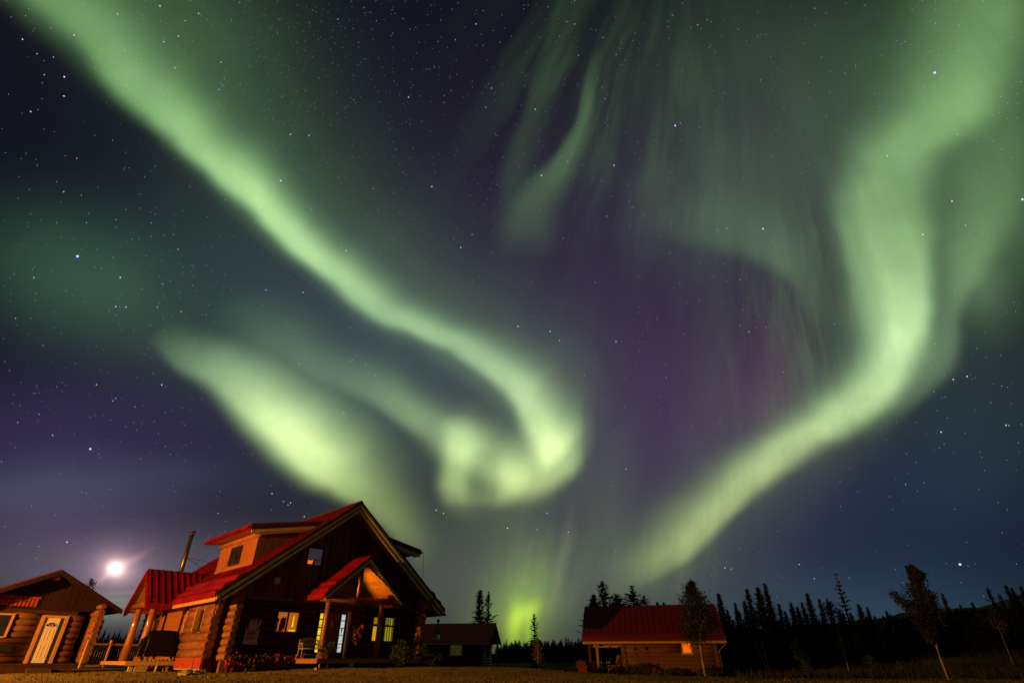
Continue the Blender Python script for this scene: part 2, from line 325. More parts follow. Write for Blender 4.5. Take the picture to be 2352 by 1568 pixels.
# ------------------------------------------------------------------ mesh building
class MB:
    def __init__(s): s.v = []; s.f = []; s.mi = []; s.sm = []; s.cur = 0
    def add(s, vs, fs, smooth=False):
        o = len(s.v); s.v += [tuple(v) for v in vs]
        for f in fs: s.f.append([i + o for i in f]); s.mi.append(s.cur); s.sm.append(smooth)
        return s
    def box(s, x0, x1, y0, y1, z0, z1):
        vs = [(x, y, z) for z in (z0, z1) for y in (y0, y1) for x in (x0, x1)]
        return s.add(vs, [(0,2,3,1),(4,5,7,6),(0,1,5,4),(2,6,7,3),(0,4,6,2),(1,3,7,5)])
    def beam(s, p, q, w, h, upv=(0, 0, 1)):
        p, q = Vector(p), Vector(q); d = (q - p).normalized(); u = Vector(upv)
        r = d.cross(u).normalized(); u = r.cross(d).normalized(); vs = []
        for e in (p, q):
            for a, b in ((-1,-1),(1,-1),(1,1),(-1,1)): vs.append(e + r * (a * w / 2) + u * (b * h / 2))
        return s.add(vs, [(0,1,2,3),(7,6,5,4),(0,4,5,1),(1,5,6,2),(2,6,7,3),(3,7,4,0)])
    def tube(s, pts, rad, n=8, cap=True, wob=0.0, endmat=None, smooth=True):
        pts = [Vector(p) for p in pts]
        if not hasattr(rad, '__len__'): rad = [rad] * len(pts)
        d0 = (pts[-1] - pts[0]).normalized(); ref = Vector((0, 0, 1)) if abs(d0.z) < .9 else Vector((1, 0, 0))
        vs = []
        for i, p in enumerate(pts):
            d = (pts[min(i + 1, len(pts) - 1)] - pts[max(i - 1, 0)]).normalized()
            a = d.cross(ref).normalized(); b = a.cross(d).normalized()
            ph = random.random() * .3
            for k in range(n):
                t = 2 * math.pi * k / n; r_ = rad[i] * (1 + wob * (random.random() - .5))
                vs.append(p + a * math.cos(t) * r_ + b * math.sin(t) * r_)
        fs = [(i * n + k, i * n + (k + 1) % n, (i + 1) * n + (k + 1) % n, (i + 1) * n + k) for i in range(len(pts) - 1) for k in range(n)]
        o = len(s.v); s.add(vs, fs, smooth)
        if cap:
            c = s.cur
            if endmat is not None: s.cur = endmat
            s.f.append([o + k for k in range(n)][::-1]); s.mi.append(s.cur); s.sm.append(False)
            b0 = o + (len(pts) - 1) * n
            s.f.append([b0 + k for k in range(n)]); s.mi.append(s.cur); s.sm.append(False)
            s.cur = c
        return s
    def prism(s, poly, y0, y1):
        """poly in (x, z) extruded along y"""
        n = len(poly); vs = [(x, y0, z) for x, z in poly] + [(x, y1, z) for x, z in poly]
        return s.add(vs, [list(range(n)), list(range(2 * n - 1, n - 1, -1))] + [(i, i + n, (i + 1) % n + n, (i + 1) % n) for i in range(n)])
    def prism_x(s, poly, x0, x1):
        n = len(poly); vs = [(x0, y, z) for y, z in poly] + [(x1, y, z) for y, z in poly]
        return s.add(vs, [list(range(n)), list(range(2 * n - 1, n - 1, -1))] + [(i, i + n, (i + 1) % n + n, (i + 1) % n) for i in range(n)])
    def quad(s, a, b, c, d): return s.add([a, b, c, d], [(0, 1, 2, 3)])
    def leaf(s, p, size, up_bias=0.0, aspect=.55):
        d = Vector((random.gauss(0, 1), random.gauss(0, 1), random.gauss(0, 1) + up_bias)).normalized()
        e = d.cross(Vector((random.gauss(0, 1), random.gauss(0, 1), random.gauss(0, 1)))).normalized() * size * aspect
        p = Vector(p); d = d * size
        return s.add([p - d, p + e, p + d, p - e], [(0, 1, 2, 3)])
    def build(s, name, mats, parent=None, bz=0.0, loc=None, label=None):
        me = bpy.data.meshes.new(name)
        me.from_pydata([(x, y, z - bz) for x, y, z in s.v], [], s.f)
        if not isinstance(mats, (list, tuple)): mats = [mats]
        for m in mats: me.materials.append(m)
        me.polygons.foreach_set('material_index', s.mi); me.polygons.foreach_set('use_smooth', s.sm)
        me.update()
        bm = bmesh.new(); bm.from_mesh(me); bmesh.ops.recalc_face_normals(bm, faces=bm.faces); bm.to_mesh(me); bm.free()
        o = bpy.data.objects.new(name, me); COL.objects.link(o)
        if parent is not None: o.parent = parent
        if loc is not None: o.location = loc
        if label: o['label'] = label
        return o
def tag(o, label=None, cat=None, group=None, kind=None):
    if label: o['label'] = label
    if cat: o['category'] = cat
    if group: o['group'] = group
    if kind: o['kind'] = kind
    return o
def empty(name, loc, rz=0.0):
    o = bpy.data.objects.new(name, None); COL.objects.link(o); o.location = loc; o.rotation_euler = (0, 0, rz); o.empty_display_size = .3; return o
def copy_tree(o, parent=None):
    c = o.copy(); COL.objects.link(c)
    if parent is not None: c.parent = parent
    for ch in [k for k in bpy.data.objects if k.parent == o]: copy_tree(ch, c)
    return c

def boxes(build, name, mats, parent, *bs):
    for b_ in bs:
        m_ = MB(); m_.box(*b_); build(m_, name, mats, parent)
# ------------------------------------------------------------------ ground
GP = [(0,0,-1.15),(-10,8,-1.0),(-30,8,-.9),(0,20,-.64),(-8,20,-.61),(-16,20,-.66),(-9,25.5,-.50),(-13.5,27,-.50),(-17,29,-.50),(-8,30,-.33),(-5,32,-.30),(-2,36,-.32),(-1,40,-.45),
      (-23,33,-.56),(-19,33,-.5),(-26,26,-.75),(-2,60,-.72),(-9,60,-.65),(2,45,-.80),(5,43,-1.02),(10,42,-1.12),(15,41,-1.15),(9,25,-.72),(2,28,-.66),(0,100,-.8),(0,210,-1.2),(60,210,.5),
      (20,60,-1.15),(22,45,-1.12),(33,44,.20),(36,42,.32),(26,46,-.45),(12,16,-.62),(24,30,-.75),(-60,40,-.7),(-60,120,0),(60,60,1.2),(80,100,2.5),(40,80,-.3),(0,-40,-1.4),(60,-30,-1.5),(-60,-30,-1.2)]
def gz(x, y):
    sw = sz = 0.0
    for a, b, c in GP:
        d2 = (x - a) ** 2 + (y - b) ** 2 + 2.0
        w = d2 ** -1.6; sw += w; sz += w * c
    return sz / sw
def gw(x, y): return EYE + gz(x, y)
def ray(px, py):
    u, v = (px - 2048) / FPX, (1365.5 - py) / FPX
    return Vector((u, ct - v * st, st + v * ct))
def at(px, py, dist):
    """point in the direction of a photo pixel at a horizontal distance"""
    d = ray(px, py); k = dist / math.hypot(d.x, d.y); return Vector((d.x * k, d.y * k, EYE + d.z * k))

def ground():
    def axis(lo, hi, fine_lo, fine_hi, st_f):
        a = []; x = fine_lo
        while x <= fine_hi: a.append(x); x += st_f
        s_ = st_f; x = fine_lo
        while x > lo: s_ *= 1.25; x -= s_; a.insert(0, x)
        s_ = st_f; x = fine_hi
        while x < hi: s_ *= 1.25; x += s_; a.append(x)
        return a
    xs = axis(-3000, 3000, -40, 42, .8); ys = axis(-600, 4000, 5, 66, .8)
    mb = MB(); W = len(xs)
    for y in ys:
        for x in xs:
            h = gz(x, y) + .03 * math.sin(x * 1.3 + y * .7) * math.sin(y * 1.1 - x * .4)
            mb.v.append((x, y, EYE + h))
    for j in range(len(ys) - 1):
        for i in range(W - 1):
            mb.f.append([j * W + i, j * W + i + 1, (j + 1) * W + i + 1, (j + 1) * W + i]); mb.mi.append(0); mb.sm.append(True)
    m, nt = new_mat('worn_lawn')
    tcn = nd(nt, 'ShaderNodeTexCoord')
    n1 = nd(nt, 'ShaderNodeTexNoise', {'Vector': tcn.outputs['Object'], 'Scale': .35, 'Detail': 5.0})
    n2 = nd(nt, 'ShaderNodeTexNoise', {'Vector': tcn.outputs['Object'], 'Scale': 6.0, 'Detail': 6.0, 'Roughness': .7})
    n3 = nd(nt, 'ShaderNodeTexNoise', {'Vector': tcn.outputs['Object'], 'Scale': 1.4, 'Detail': 4.0})
    mxa = nd(nt, 'ShaderNodeMix', {'Factor': n3.outputs[0], 'A': (.24, .18, .068, 1), 'B': (.115, .10, .038, 1)}, data_type='RGBA')
    r2 = nd(nt, 'ShaderNodeMapRange', {0: n2.outputs[0], 1: .35, 2: .7})
    mxb = nd(nt, 'ShaderNodeMix', {'Factor': r2.outputs[0], 'A': mxa.outputs['Result'], 'B': (.44, .31, .12, 1)}, data_type='RGBA')
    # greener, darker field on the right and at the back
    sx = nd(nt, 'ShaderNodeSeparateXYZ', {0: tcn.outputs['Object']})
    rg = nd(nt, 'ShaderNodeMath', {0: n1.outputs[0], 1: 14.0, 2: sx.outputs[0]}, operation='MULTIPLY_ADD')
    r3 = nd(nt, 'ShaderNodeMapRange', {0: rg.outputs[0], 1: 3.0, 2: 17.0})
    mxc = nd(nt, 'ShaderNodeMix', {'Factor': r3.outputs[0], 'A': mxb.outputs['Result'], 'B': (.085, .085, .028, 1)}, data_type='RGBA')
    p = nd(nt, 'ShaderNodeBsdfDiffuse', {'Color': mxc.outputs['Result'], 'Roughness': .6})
    bp = nd(nt, 'ShaderNodeBump', {'Height': n2.outputs[0], 'Strength': .6, 'Distance': .07}); nt.links.new(bp.outputs[0], p.inputs['Normal'])
    nd(nt, 'ShaderNodeOutputMaterial', {'Surface': p.outputs[0]})
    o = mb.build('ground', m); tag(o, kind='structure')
ground()

def grass():
    mb = MB(); rnd = random.Random(3)
    for i in range(26000):
        y = 15 + 24 * rnd.random() ** 1.1; x = (-.80 + 1.62 * rnd.random()) * y
        z = gw(x, y)
        clump = math.sin(x * 2.1) * math.sin(y * 1.7) + math.sin(x * .6 + 1) * .6
        h = (.022 + .035 * rnd.random()) * (1.1 + .3 * clump)
        if h < .012: continue
        a = rnd.random() * 6.28; dx, dy = math.cos(a) * .022, math.sin(a) * .022; lx, ly = rnd.gauss(0, .03), rnd.gauss(0, .03)
        mb.add([(x - dx, y - dy, z - .01), (x + dx, y + dy, z - .01), (x + lx, y + ly, z + h)], [(0, 1, 2)])
    o = mb.build('grass', M['grass_blade']); tag(o, 'short dry grass on the lawn in front of the log house', 'grass', kind='stuff')
    mb = MB()
    for i in range(16000):
        y = 28 + 34 * rnd.random(); x = (.36 + .62 * rnd.random()) * y
        if rnd.random() > .45 + .5 * math.sin(x * .9) * math.sin(y * .5 + x * .3): continue
        z = gw(x, y); h = .18 + .38 * rnd.random()
        a = rnd.random() * 6.28; dx, dy = math.cos(a) * .035, math.sin(a) * .035; lx, ly = rnd.gauss(0, .1), rnd.gauss(0, .1)
        mb.add([(x - dx, y - dy, z - .02), (x + dx, y + dy, z - .02), (x + lx, y + ly, z + h)], [(0, 1, 2)])
    o = mb.build('field_grass', M['tall_grass']); tag(o, 'tall dark grass in the field before the forest', 'grass', kind='stuff')
grass()

def hill():
    crest = [(14, 0), (22, .3), (26, 1.3), (29, 2.3), (30.8, 2.65), (31.6, 2.88), (34, 3.38), (35.4, 3.5), (36.6, 3.45), (38.1, 3.38), (39, 3.55), (39.8, 3.76), (41.4, 4.27), (45, 5.4), (55, 7), (70, 7), (90, 3), (100, 0)]
    mb = MB(); n = 120; cols = []
    for i in range(n + 1):
        a = 14 + 86 * i / n
        for k in range(len(crest) - 1):
            if crest[k][0] <= a <= crest[k + 1][0]:
                f = (a - crest[k][0]) / (crest[k + 1][0] - crest[k][0]); e = crest[k][1] * (1 - f) + crest[k + 1][1] * f
        for D, kf in ((250, -.3), (330, .35), (420, .80), (520, 1.0), (700, .6), (950, -.2)):
            zz = EYE + max(-4, math.tan(R(e)) * 520 * kf + (1.0 * math.sin(a * 3.1 + D) + .7 * math.sin(a * 9.7)) * (.4 if kf > 0 else 0)) - (3 if kf < 0 else 0)
            mb.v.append((math.sin(R(a)) * D, math.cos(R(a)) * D, zz))
    for i in range(n):
        for j in range(5):
            mb.f.append([i * 6 + j, (i + 1) * 6 + j, (i + 1) * 6 + j + 1, i * 6 + j + 1]); mb.mi.append(0); mb.sm.append(True)
    tag(mb.build('hill', surf('wooded_hill', (.004, .005, .005), (.012, .012, .011), nscale=.06, rough=.95)), kind='structure')
hill()

# ================================================================== the log house
# local frame: x runs along the gable front (to the right), y goes back into the house,
# z is measured from eye level and shifted to the base of the thing.
HB = -.55
house = empty('log_house', (-8.92, 31.69, EYE + HB), R(45))
tag(house, 'large dark log house with red metal roof and a lit porch at its gable front', 'house')
def hb(mb, name, mats, parent=None, label=None): return mb.build(name, mats, parent or house, HB, label=label)
ZE, ZA, HW, LEN = 2.74, 8.07, 6.70, 16.5
def rz_(s): return ZA - (ZA - ZE) / HW * abs(s)

def log_run(mb, axis, c, a0, a1, zb, zt, holes=(), r=.165, pitch=.30, ends=(0, 0), n=10):
    """stacked logs along axis ('x' or 'y') at offset c of the other axis"""
    z = zb + pitch / 2; k = 0
    while z < zt:
        segs = [(a0 - (ends[0] * (.75 + .5 * random.random()) if ends[0] else 0), a1 + (ends[1] * (.75 + .5 * random.random()) if ends[1] else 0))]
        for (h0, h1, hz0, hz1) in holes:
            if hz0 - .02 < z < hz1 + .02:
                ns = []
                for (p, q) in segs:
                    if h1 <= p or h0 >= q: ns.append((p, q)); continue
                    if p < h0: ns.append((p, h0))
                    if h1 < q: ns.append((h1, q))
                segs = ns
        rr = r * (1 + .10 * (random.random() - .5))
        for (p, q) in segs:
            m = max(2, int((q - p) / 1.6) + 1); pts = []; rads = []
            for i in range(m + 1):
                t = p + (q - p) * i / m; o = .012 * math.sin(t * 1.7 + k * 2.1)
                pts.append((t, c + o, z + o * .6) if axis == 'x' else (c + o, t, z + o * .6)); rads.append(rr * (1 + .03 * math.sin(t + k)))
            mb.tube(pts, rads, n=n, endmat=1)
        z += pitch; k += 1

# openings of the front wall (x0, x1, z0, z1)
FRONT = 1.2
W_LEFT = (-3.20, -1.95, 1.18, 2.20)
W_RIGHT = (2.42, 3.98, .86, 2.20)
DOORBAY = (-.92, 1.02, .05, 2.42)
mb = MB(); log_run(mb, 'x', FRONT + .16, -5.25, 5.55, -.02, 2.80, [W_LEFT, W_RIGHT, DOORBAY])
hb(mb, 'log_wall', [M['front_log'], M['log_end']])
mb = MB(); mb.box(-5.3, 5.5, FRONT + .13, FRONT + .22, -.35, 2.75); hb(mb, 'wall_core', M['dark'])
# upper gable wall of upright boards
mb = MB()
x = -6.1
while x < 6.1:
    w = .20; zt = min(rz_(x), rz_(x + w)) - .12
    if zt > 2.74: mb.box(x, x + w - .012, FRONT + .02 + .012 * (int(x * 5) % 2), FRONT + .10, 2.72, zt)
    x += w
mb.box(-6.0, 6.0, FRONT - .03, FRONT + .06, 2.62, 2.76)
hb(mb, 'gable_wall', M['gable_boards'])
# side and back walls
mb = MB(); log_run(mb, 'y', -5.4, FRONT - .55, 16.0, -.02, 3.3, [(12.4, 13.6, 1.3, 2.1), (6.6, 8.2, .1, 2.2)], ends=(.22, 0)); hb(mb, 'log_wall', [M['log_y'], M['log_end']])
mb = MB(); log_run(mb, 'y', 5.6, FRONT - .45, 16.0, -.02, 3.3, ends=(.18, 0))
for k in range(5): # corbelled logs that carry the eave
    mb.tube([(5.6 + .0, FRONT, 2.15 + k * .22), (5.6, FRONT - .72 - .16 * k, 2.15 + k * .22)], .155, n=10, endmat=1)
hb(mb, 'log_wall', [M['log_y'], M['log_end']])
mb = MB(); mb.box(-5.25, 5.45, 15.9, 16.05, -.4, 2.8); mb.prism([(-5.9, 2.8), (5.9, 2.8), (0, 7.6)], 15.9, 16.02); mb.box(-5.35, -5.22, 1.3, 16, -.5, 3.3); mb.box(5.42, 5.55, 1.3, 16, -.5, 3.3)
hb(mb, 'back_wall', M['boards'])
mb = MB(); mb.box(-5.2, 5.5, FRONT - .02, FRONT + .12, -.62, 0.0); hb(mb, 'skirting', M['dark_trim'])

# corner logs of the front: short stubs, lit from the left
mb = MB()
z = .12; k = 0
while z < 2.7:
    L_ = .34 + .10 * ((k * 37) % 5) / 5 + (.16 * max(0, (z - 1.7)))
    mb.tube([(-5.22, FRONT + .4, z), (-5.22, FRONT - L_ * .6, z), (-5.22, FRONT - L_ - .12, z + .012)], [.172, .170, .158], n=12, endmat=1); z += .30; k += 1
hb(mb, 'corner_logs', [M['log_y'], M['dark_trim']])  # dark end caps put the shade on the stub ends into the colour

# main roof: two ribbed metal slopes
def slope_slab(mb, s0, z0, s1, z1, t0, t1, th=.10, ribs=.42, rib_h=.035, rib_w=.03):
    """roof slab from eave (s0,z0) to ridge (s1,z1) between t0 and t1, with standing seams"""
    mb.prism([(s0, z0 - th), (s1, z1 - th), (s1, z1), (s0, z0)], t0, t1)
    if ribs:
        t = t0 + .08
        dx, dz = s1 - s0, z1 - z0; L = math.hypot(dx, dz); nx, nz = -dz / L, dx / L
        if nz < 0: nx, nz = -nx, -nz
        while t < t1 - .05:
            mb.prism([(s0, z0 - .002), (s1, z1 - .002), (s1 + nx * rib_h, z1 + nz * rib_h), (s0 + nx * rib_h, z0 + nz * rib_h)], t, t + rib_w); t += ribs
rf = None
for sg in (-1, 1):
    mb = MB(); slope_slab(mb, sg * HW, ZE, 0, ZA, 0, LEN)
    # raised snow guards near the eave and a folded eave flashing
    for s_, h_ in ((5.95, .17), (6.45, .13)):
        mb.prism([(sg * (s_ + .10), rz_(s_ + .10)), (sg * s_, rz_(s_) + h_), (sg * (s_ - .06), rz_(s_ - .06) + h_), (sg * (s_ - .50), rz_(s_ - .50) + .004)], .03, LEN if sg > 0 else LEN)
    mb.box(min(sg * 6.70, sg * 6.78), max(sg * 6.70, sg * 6.78), 0, LEN if sg > 0 else 6.35, ZE - .24, ZE + .03)
    r_ = hb(mb, 'roof', M['red_metal'])
mb = MB(); mb.prism([(-.16, ZA - .10), (0, ZA + .05), (.16, ZA - .10)], -.02, LEN + .02); hb(mb, 'ridge_cap', M['red_metal'])
# soffit boards under the overhang
mb = MB()
for sg in (-1, 1): mb.prism([(sg * HW, ZE - .20), (0, ZA - .20), (0, ZA - .105), (sg * HW, ZE - .105)], .05, LEN - .1)
hb(mb, 'soffit', M['soffit'])
# two-step rake boards, front and back
for sg in (-1, 1):
    a = (sg * (HW + .02), ZE)
    mb = MB(); mb.prism([(sg * 6.72, ZE - .19), (0, ZA - .19), (0, ZA - .015), (sg * 6.72, ZE - .015)], -.045, .05)
    hb(mb, 'rake_flashing_and_gap', M['dark_trim'])
    mb = MB()
    mb.prism([(sg * 6.66, ZE - .34), (0, ZA - .36), (0, ZA - .20), (sg * 6.70, ZE - .175)], -.035, .045); hb(mb, 'rake_board', M['fascia'])
    mb = MB(); mb.prism([(sg * 6.45, ZE - .34), (0, ZA - .46), (0, ZA - .36), (sg * 6.60, ZE - .33)], .03, .06); hb(mb, 'rake_flashing_and_gap', M['dark'])  # dark strip fills the gap between the rake boards as its shade
    mb = MB(); mb.prism([(sg * 6.30, ZE - .34), (0, ZA - .63), (0, ZA - .45), (sg * 6.52, ZE - .35)], .02, .09); hb(mb, 'rake_board', M['fascia'])
mb = MB()
for sg in (-1, 1): mb.prism([(sg * 6.68, ZE - .34), (0, ZA - .34), (0, ZA - .12), (sg * 6.68, ZE - .12)], LEN - .06, LEN + .02)
hb(mb, 'rake_board', M['dark_trim'])
# eave boards and gutters
mb = MB(); mb.box(-6.70, -6.62, .05, 6.3, ZE - .40, ZE - .20); hb(mb, 'eave_board', M['trim'])
mb = MB(); mb.box(6.62, 6.70, .05, LEN, ZE - .36, ZE - .20); mb.box(6.70, 6.88, .02, LEN, ZE - .40, ZE - .26); hb(mb, 'gutter', M['dark_trim'])
# purlins under the overhang
for s_ in (-4.4, 4.6):
    mb = MB(); mb.tube([(s_, .35, rz_(s_) - .42), (s_, FRONT + .3, rz_(s_) - .42)], .14, n=10, endmat=1); hb(mb, 'purlin', [M['log_y'], M['log_end']])

# ------------------------------------------------ windows of the house
def window(x0, x1, z0, z1, y, panes, frame_w=.07, trim=True, parent=None, matp=None, name='window', axis='x', sgn=-1, mull=(), extra=None):
    """axis 'x': window in a wall that runs along x, facing -y ; axis 'y': wall along y facing -x"""
    parent = parent or house
    def bx(m, a0, a1, d0, d1, b0, b1):
        if axis == 'x': m.box(a0, a1, y + sgn * d1, y + sgn * d0, b0, b1) if sgn < 0 else m.box(a0, a1, y + d0, y + d1, b0, b1)
        else: m.box(y + sgn * d1, y + sgn * d0, a0, a1, b0, b1) if sgn < 0 else m.box(y + d0, y + d1, a0, a1, b0, b1)
    m = MB(); f = frame_w
    bx(m, x0 - f, x0, -.06, .10, z0 - f, z1 + f); bx(m, x1, x1 + f, -.06, .10, z0 - f, z1 + f)
    bx(m, x0, x1, -.06, .097, z1, z1 + f); bx(m, x0, x1, -.06, .097, z0 - f, z0)
    for q in mull: bx(m, q - .035, q + .035, -.05, .06, z0, z1)
    w = hb(m, name, M['dark_trim'], parent)
    pp = []
    for (a0, a1, b0, b1, mt) in panes:
        m = MB(); bx(m, a0, a1, -.04, -.01, b0, b1); pp.append(m.build('pane', M[mt], w))
    for o in pp:
        for v in o.data.vertices: v.co.z -= HB
    return w
w = window(-3.13, -2.02, 1.26, 2.12, FRONT, [(-3.13, -2.61, 1.26, 2.12, 'room_orange'), (-2.54, -2.02, 1.26, 2.12, 'room_orange')], mull=(-2.575,))
# things standing on the sill inside: small dark silhouettes and a bright shade
def sub(mb, name, mats, parent, label=None): return mb.build(name, mats, parent, HB, label=label)
mb = MB(); mb.box(-3.08, -3.02, FRONT - .005, FRONT + .01, 1.28, 1.62); mb.box(-3.10, -3.00, FRONT - .005, FRONT + .01, 1.64, 1.84); mb.box(-2.72, -2.64, FRONT - .005, FRONT + .01, 1.34, 1.90)
mb.prism([(-2.96, 1.27), (-2.74, 1.27), (-2.70, 1.84), (-2.82, 1.90), (-2.93, 1.80)], FRONT - .006, FRONT + .008); sub(mb, 'ornament', M['dark_trim'], w)
mb = MB(); mb.prism([(-2.30, 1.46), (-2.20, 1.46), (-2.22, 1.90), (-2.25, 2.04), (-2.28, 1.90)], FRONT - .012, FRONT - .002); mb.box(-2.40, -2.06, FRONT + .004, FRONT + .012, 1.27, 1.34); sub(mb, 'lamp_shade', M['room_yellow'], w)
w = window(2.50, 3.90, .95, 2.12, FRONT, [(2.50, 3.04, .95, 1.74, 'room_gold'), (2.50, 3.04, 1.74, 2.12, 'room_gold'), (3.30, 3.90, .95, 2.12, 'room_curtain')], mull=(3.17,))
mb = MB(); mb.box(3.04, 3.30, FRONT - .06, FRONT + .05, .95, 2.12)
for k in range(8): mb.box(2.50, 3.04, FRONT - .04, FRONT - .02, 1.79 + k * .042, 1.812 + k * .042)
for k in range(8): mb.box(3.34, 3.62, FRONT - .04, FRONT - .02, 1.76 + k * .042, 1.775 + k * .042)
mb.box(2.50, 3.04, FRONT - .045, FRONT - .02, 1.66, 1.78); mb.box(3.30, 3.90, FRONT - .045, FRONT - .02, 1.66, 1.75)
sub(mb, 'blind', M['dark_trim'], w)
mb = MB(); mb.prism([(2.78, .95), (3.04, .95), (3.04, 1.38), (2.84, 1.36), (2.80, 1.10)], FRONT - .05, FRONT - .02); sub(mb, 'curtain', M['dark_trim'], w)
mb = MB(); mb.box(2.86, 2.93, FRONT - .056, FRONT - .05, 1.40, 1.46)
sub(mb, 'screen_glow', glow('blue_screen', (.25, .10, .80), (.20, .08, .7), .9), w)
# attic window with a glowing patch painted as the orange lamp's reflection
w = window(-2.13, -1.30, 4.50, 5.34, FRONT, [(-2.13, -1.30, 4.50, 5.34, 'room_dim')], frame_w=.06)
mb = MB(); mb.prism([(-2.06, 4.53), (-1.80, 4.55), (-1.77, 4.74), (-1.92, 4.70), (-2.06, 4.73)], FRONT - .012, FRONT - .004); sub(mb, 'painted_reflection', M['reflection_orange'], w)
mb = MB(); mb.box(-2.13, -1.30, FRONT - .02, FRONT + .0, 4.74, 4.77); mb.box(-1.74, -1.70, FRONT - .02, FRONT + .0, 4.50, 4.74); sub(mb, 'glazing_bar', M['dark_trim'], w)
# vent cover
mb = MB(); mb.box(-3.69, -3.40, FRONT - .07, FRONT + .02, 3.40, 3.70)
for k in range(3): mb.box(-3.66, -3.43, FRONT - .09, FRONT - .07, 3.45 + k * .08, 3.49 + k * .08)
hb(mb, 'vent_cover', M['white_plastic'])
# entrance: dark door between two lit sidelights
mb = MB(); mb.box(-.92, .97, FRONT - .02, FRONT + .14, 2.32, 2.46); mb.box(-.92, -.80, FRONT - .02, FRONT + .14, .08, 2.32); mb.box(-.56, -.46, FRONT - .02, FRONT + .10, .08, 2.32); mb.box(.36, .47, FRONT - .02, FRONT + .10, .08, 2.32)
mb.box(-.46, .36, FRONT + .0, FRONT + .08, 2.20, 2.32)
hb(mb, 'door_frame', M['dark_trim'])
mb = MB(); mb.box(.84, .97, FRONT - .16, FRONT - .02, .10, 2.34); mb.box(.47, .84, FRONT - .16, FRONT - .12, 2.30, 2.335); hb(mb, 'door_casing', M['trim'])
mb = MB(); mb.box(-.80, -.52, FRONT - .16, FRONT - .12, 2.30, 2.325); mb.box(-.55, -.52, FRONT - .14, FRONT - .02, .6, 2.30)
hb(mb, 'door_casing', M['trim'])
mb = MB(); mb.box(-.46, .36, FRONT + .02, FRONT + .08, .09, 2.20)
for (a, b) in ((.2, .95), (1.1, 2.05)):
    mb.box(-.36, -.06, FRONT - .005, FRONT + .02, a, b); mb.box(.0, .28, FRONT - .005, FRONT + .02, a, b)
d = hb(mb, 'door', M['boards'])
mb = MB(); mb.tube([(.27, FRONT - .01, 1.08), (.27, FRONT - .07, 1.08), (.18, FRONT - .07, 1.08)], .016, n=6); sub(mb, 'handle', M['zinc'], d)
for (x0, x1, mt, zs) in ((-.79, -.62, 'room_yellow', [(.36,.50),(.52,.72),(.76,1.10),(1.15,1.47),(1.53,1.60),(1.63,1.86),(1.92,2.17)]), (.51, .72, 'room_white', [(.37,.73),(.77,1.14),(1.17,1.49),(1.53,1.84),(1.89,2.16)])):
    mb = MB(); mb.box(x0 - .03, x1 + .03, FRONT + .03, FRONT + .07, .22, 2.30)
    f = hb(mb, 'sidelight', M['dark_trim'])
    for (a, b) in zs:
        mb = MB(); mb.box(x0, x1, FRONT + .0, FRONT + .03, a, b); sub(mb, 'pane', M[mt], f)
    if mt == 'room_white':
        mb = MB(); mb.box(.585, .605, FRONT - .02, FRONT - .003, 1.17, 1.32); mb.box(.565, .63, FRONT - .02, FRONT - .003, 1.32, 1.50); sub(mb, 'ornament', M['dark_trim'], f)
mb = MB(); mb.box(-.10, .02, FRONT - .04, FRONT + .02, 1.56, 1.86); hb(mb, 'notice_plate', M['trim'])
mb = MB(); mb.tube([(1.69, FRONT + .05, 2.62), (1.69, FRONT - .10, 2.62), (1.69, FRONT - .10, 2.56)], .022, n=6); mb.tube([(1.69, FRONT - .10, 2.56), (1.69, FRONT - .10, 2.42)], [.03, .065], n=8); hb(mb, 'wall_lamp', M['zinc'])
mb = MB(); mb.tube([(1.27, FRONT - .02, 1.61), (1.27, FRONT + .04, 1.61)], .06, n=12); hb(mb, 'thermometer', M['trim'])

# hanging vinyl banner: pale pattern on dark violet with a pale lower hem
mb = MB()
nseg = 6
for i in range(nseg):
    x0, x1 = -4.60 + .70 * i / nseg, -4.60 + .70 * (i + 1) / nseg
    o0, o1 = .02 * math.sin(i * 1.3), .02 * math.sin((i + 1) * 1.3)
    mb.add([(x0, FRONT - .02 + o0, .66), (x1, FRONT - .02 + o1, .66), (x1, FRONT - .02 + o1, 2.12), (x0, FRONT - .02 + o0, 2.12), (x0, FRONT + .0 + o0, .66), (x1, FRONT + o1, .66), (x1, FRONT + o1, 2.12), (x0, FRONT + o0, 2.12)], [(0,1,2,3),(7,6,5,4),(0,4,5,1),(3,2,6,7)])
ban = hb(mb, 'banner', surf('banner_dark', (.015, .018, .02), (.03, .045, .025), nscale=3, rough=.5))
BV = surf('banner_violet', (.52, .38, .64), (.64, .48, .78), nscale=4, rough=.5)
mb = MB()
yb = FRONT - .045
def bq(p): mb.prism(p, yb, yb + .004)
bq([(-4.585, .72), (-3.915, .72), (-3.91, 1.38), (-4.16, 1.14), (-4.36, 1.12), (-4.585, 1.42)])
bq([(-4.36, 1.16), (-4.16, 1.18), (-3.91, 1.50), (-3.905, 1.74), (-3.99, 1.70), (-4.10, 1.42)])
bq([(-4.40, 1.18), (-4.24, 1.16), (-4.26, 1.62), (-4.36, 1.74), (-4.44, 1.72), (-4.50, 1.44)])
bq([(-4.26, 1.20), (-4.14, 1.24), (-4.08, 1.66), (-4.16, 1.78), (-4.24, 1.74)])
sub(mb, 'banner_print', BV, ban)
mb = MB(); mb.prism([(-4.60, .66), (-3.90, .66), (-3.90, .80), (-4.60, .80)], yb - .006, yb + .002); sub(mb, 'hem', surf('banner_hem', (.66, .62, .86), (.74, .70, .92), nscale=4, rough=.5), ban)
mb = MB()
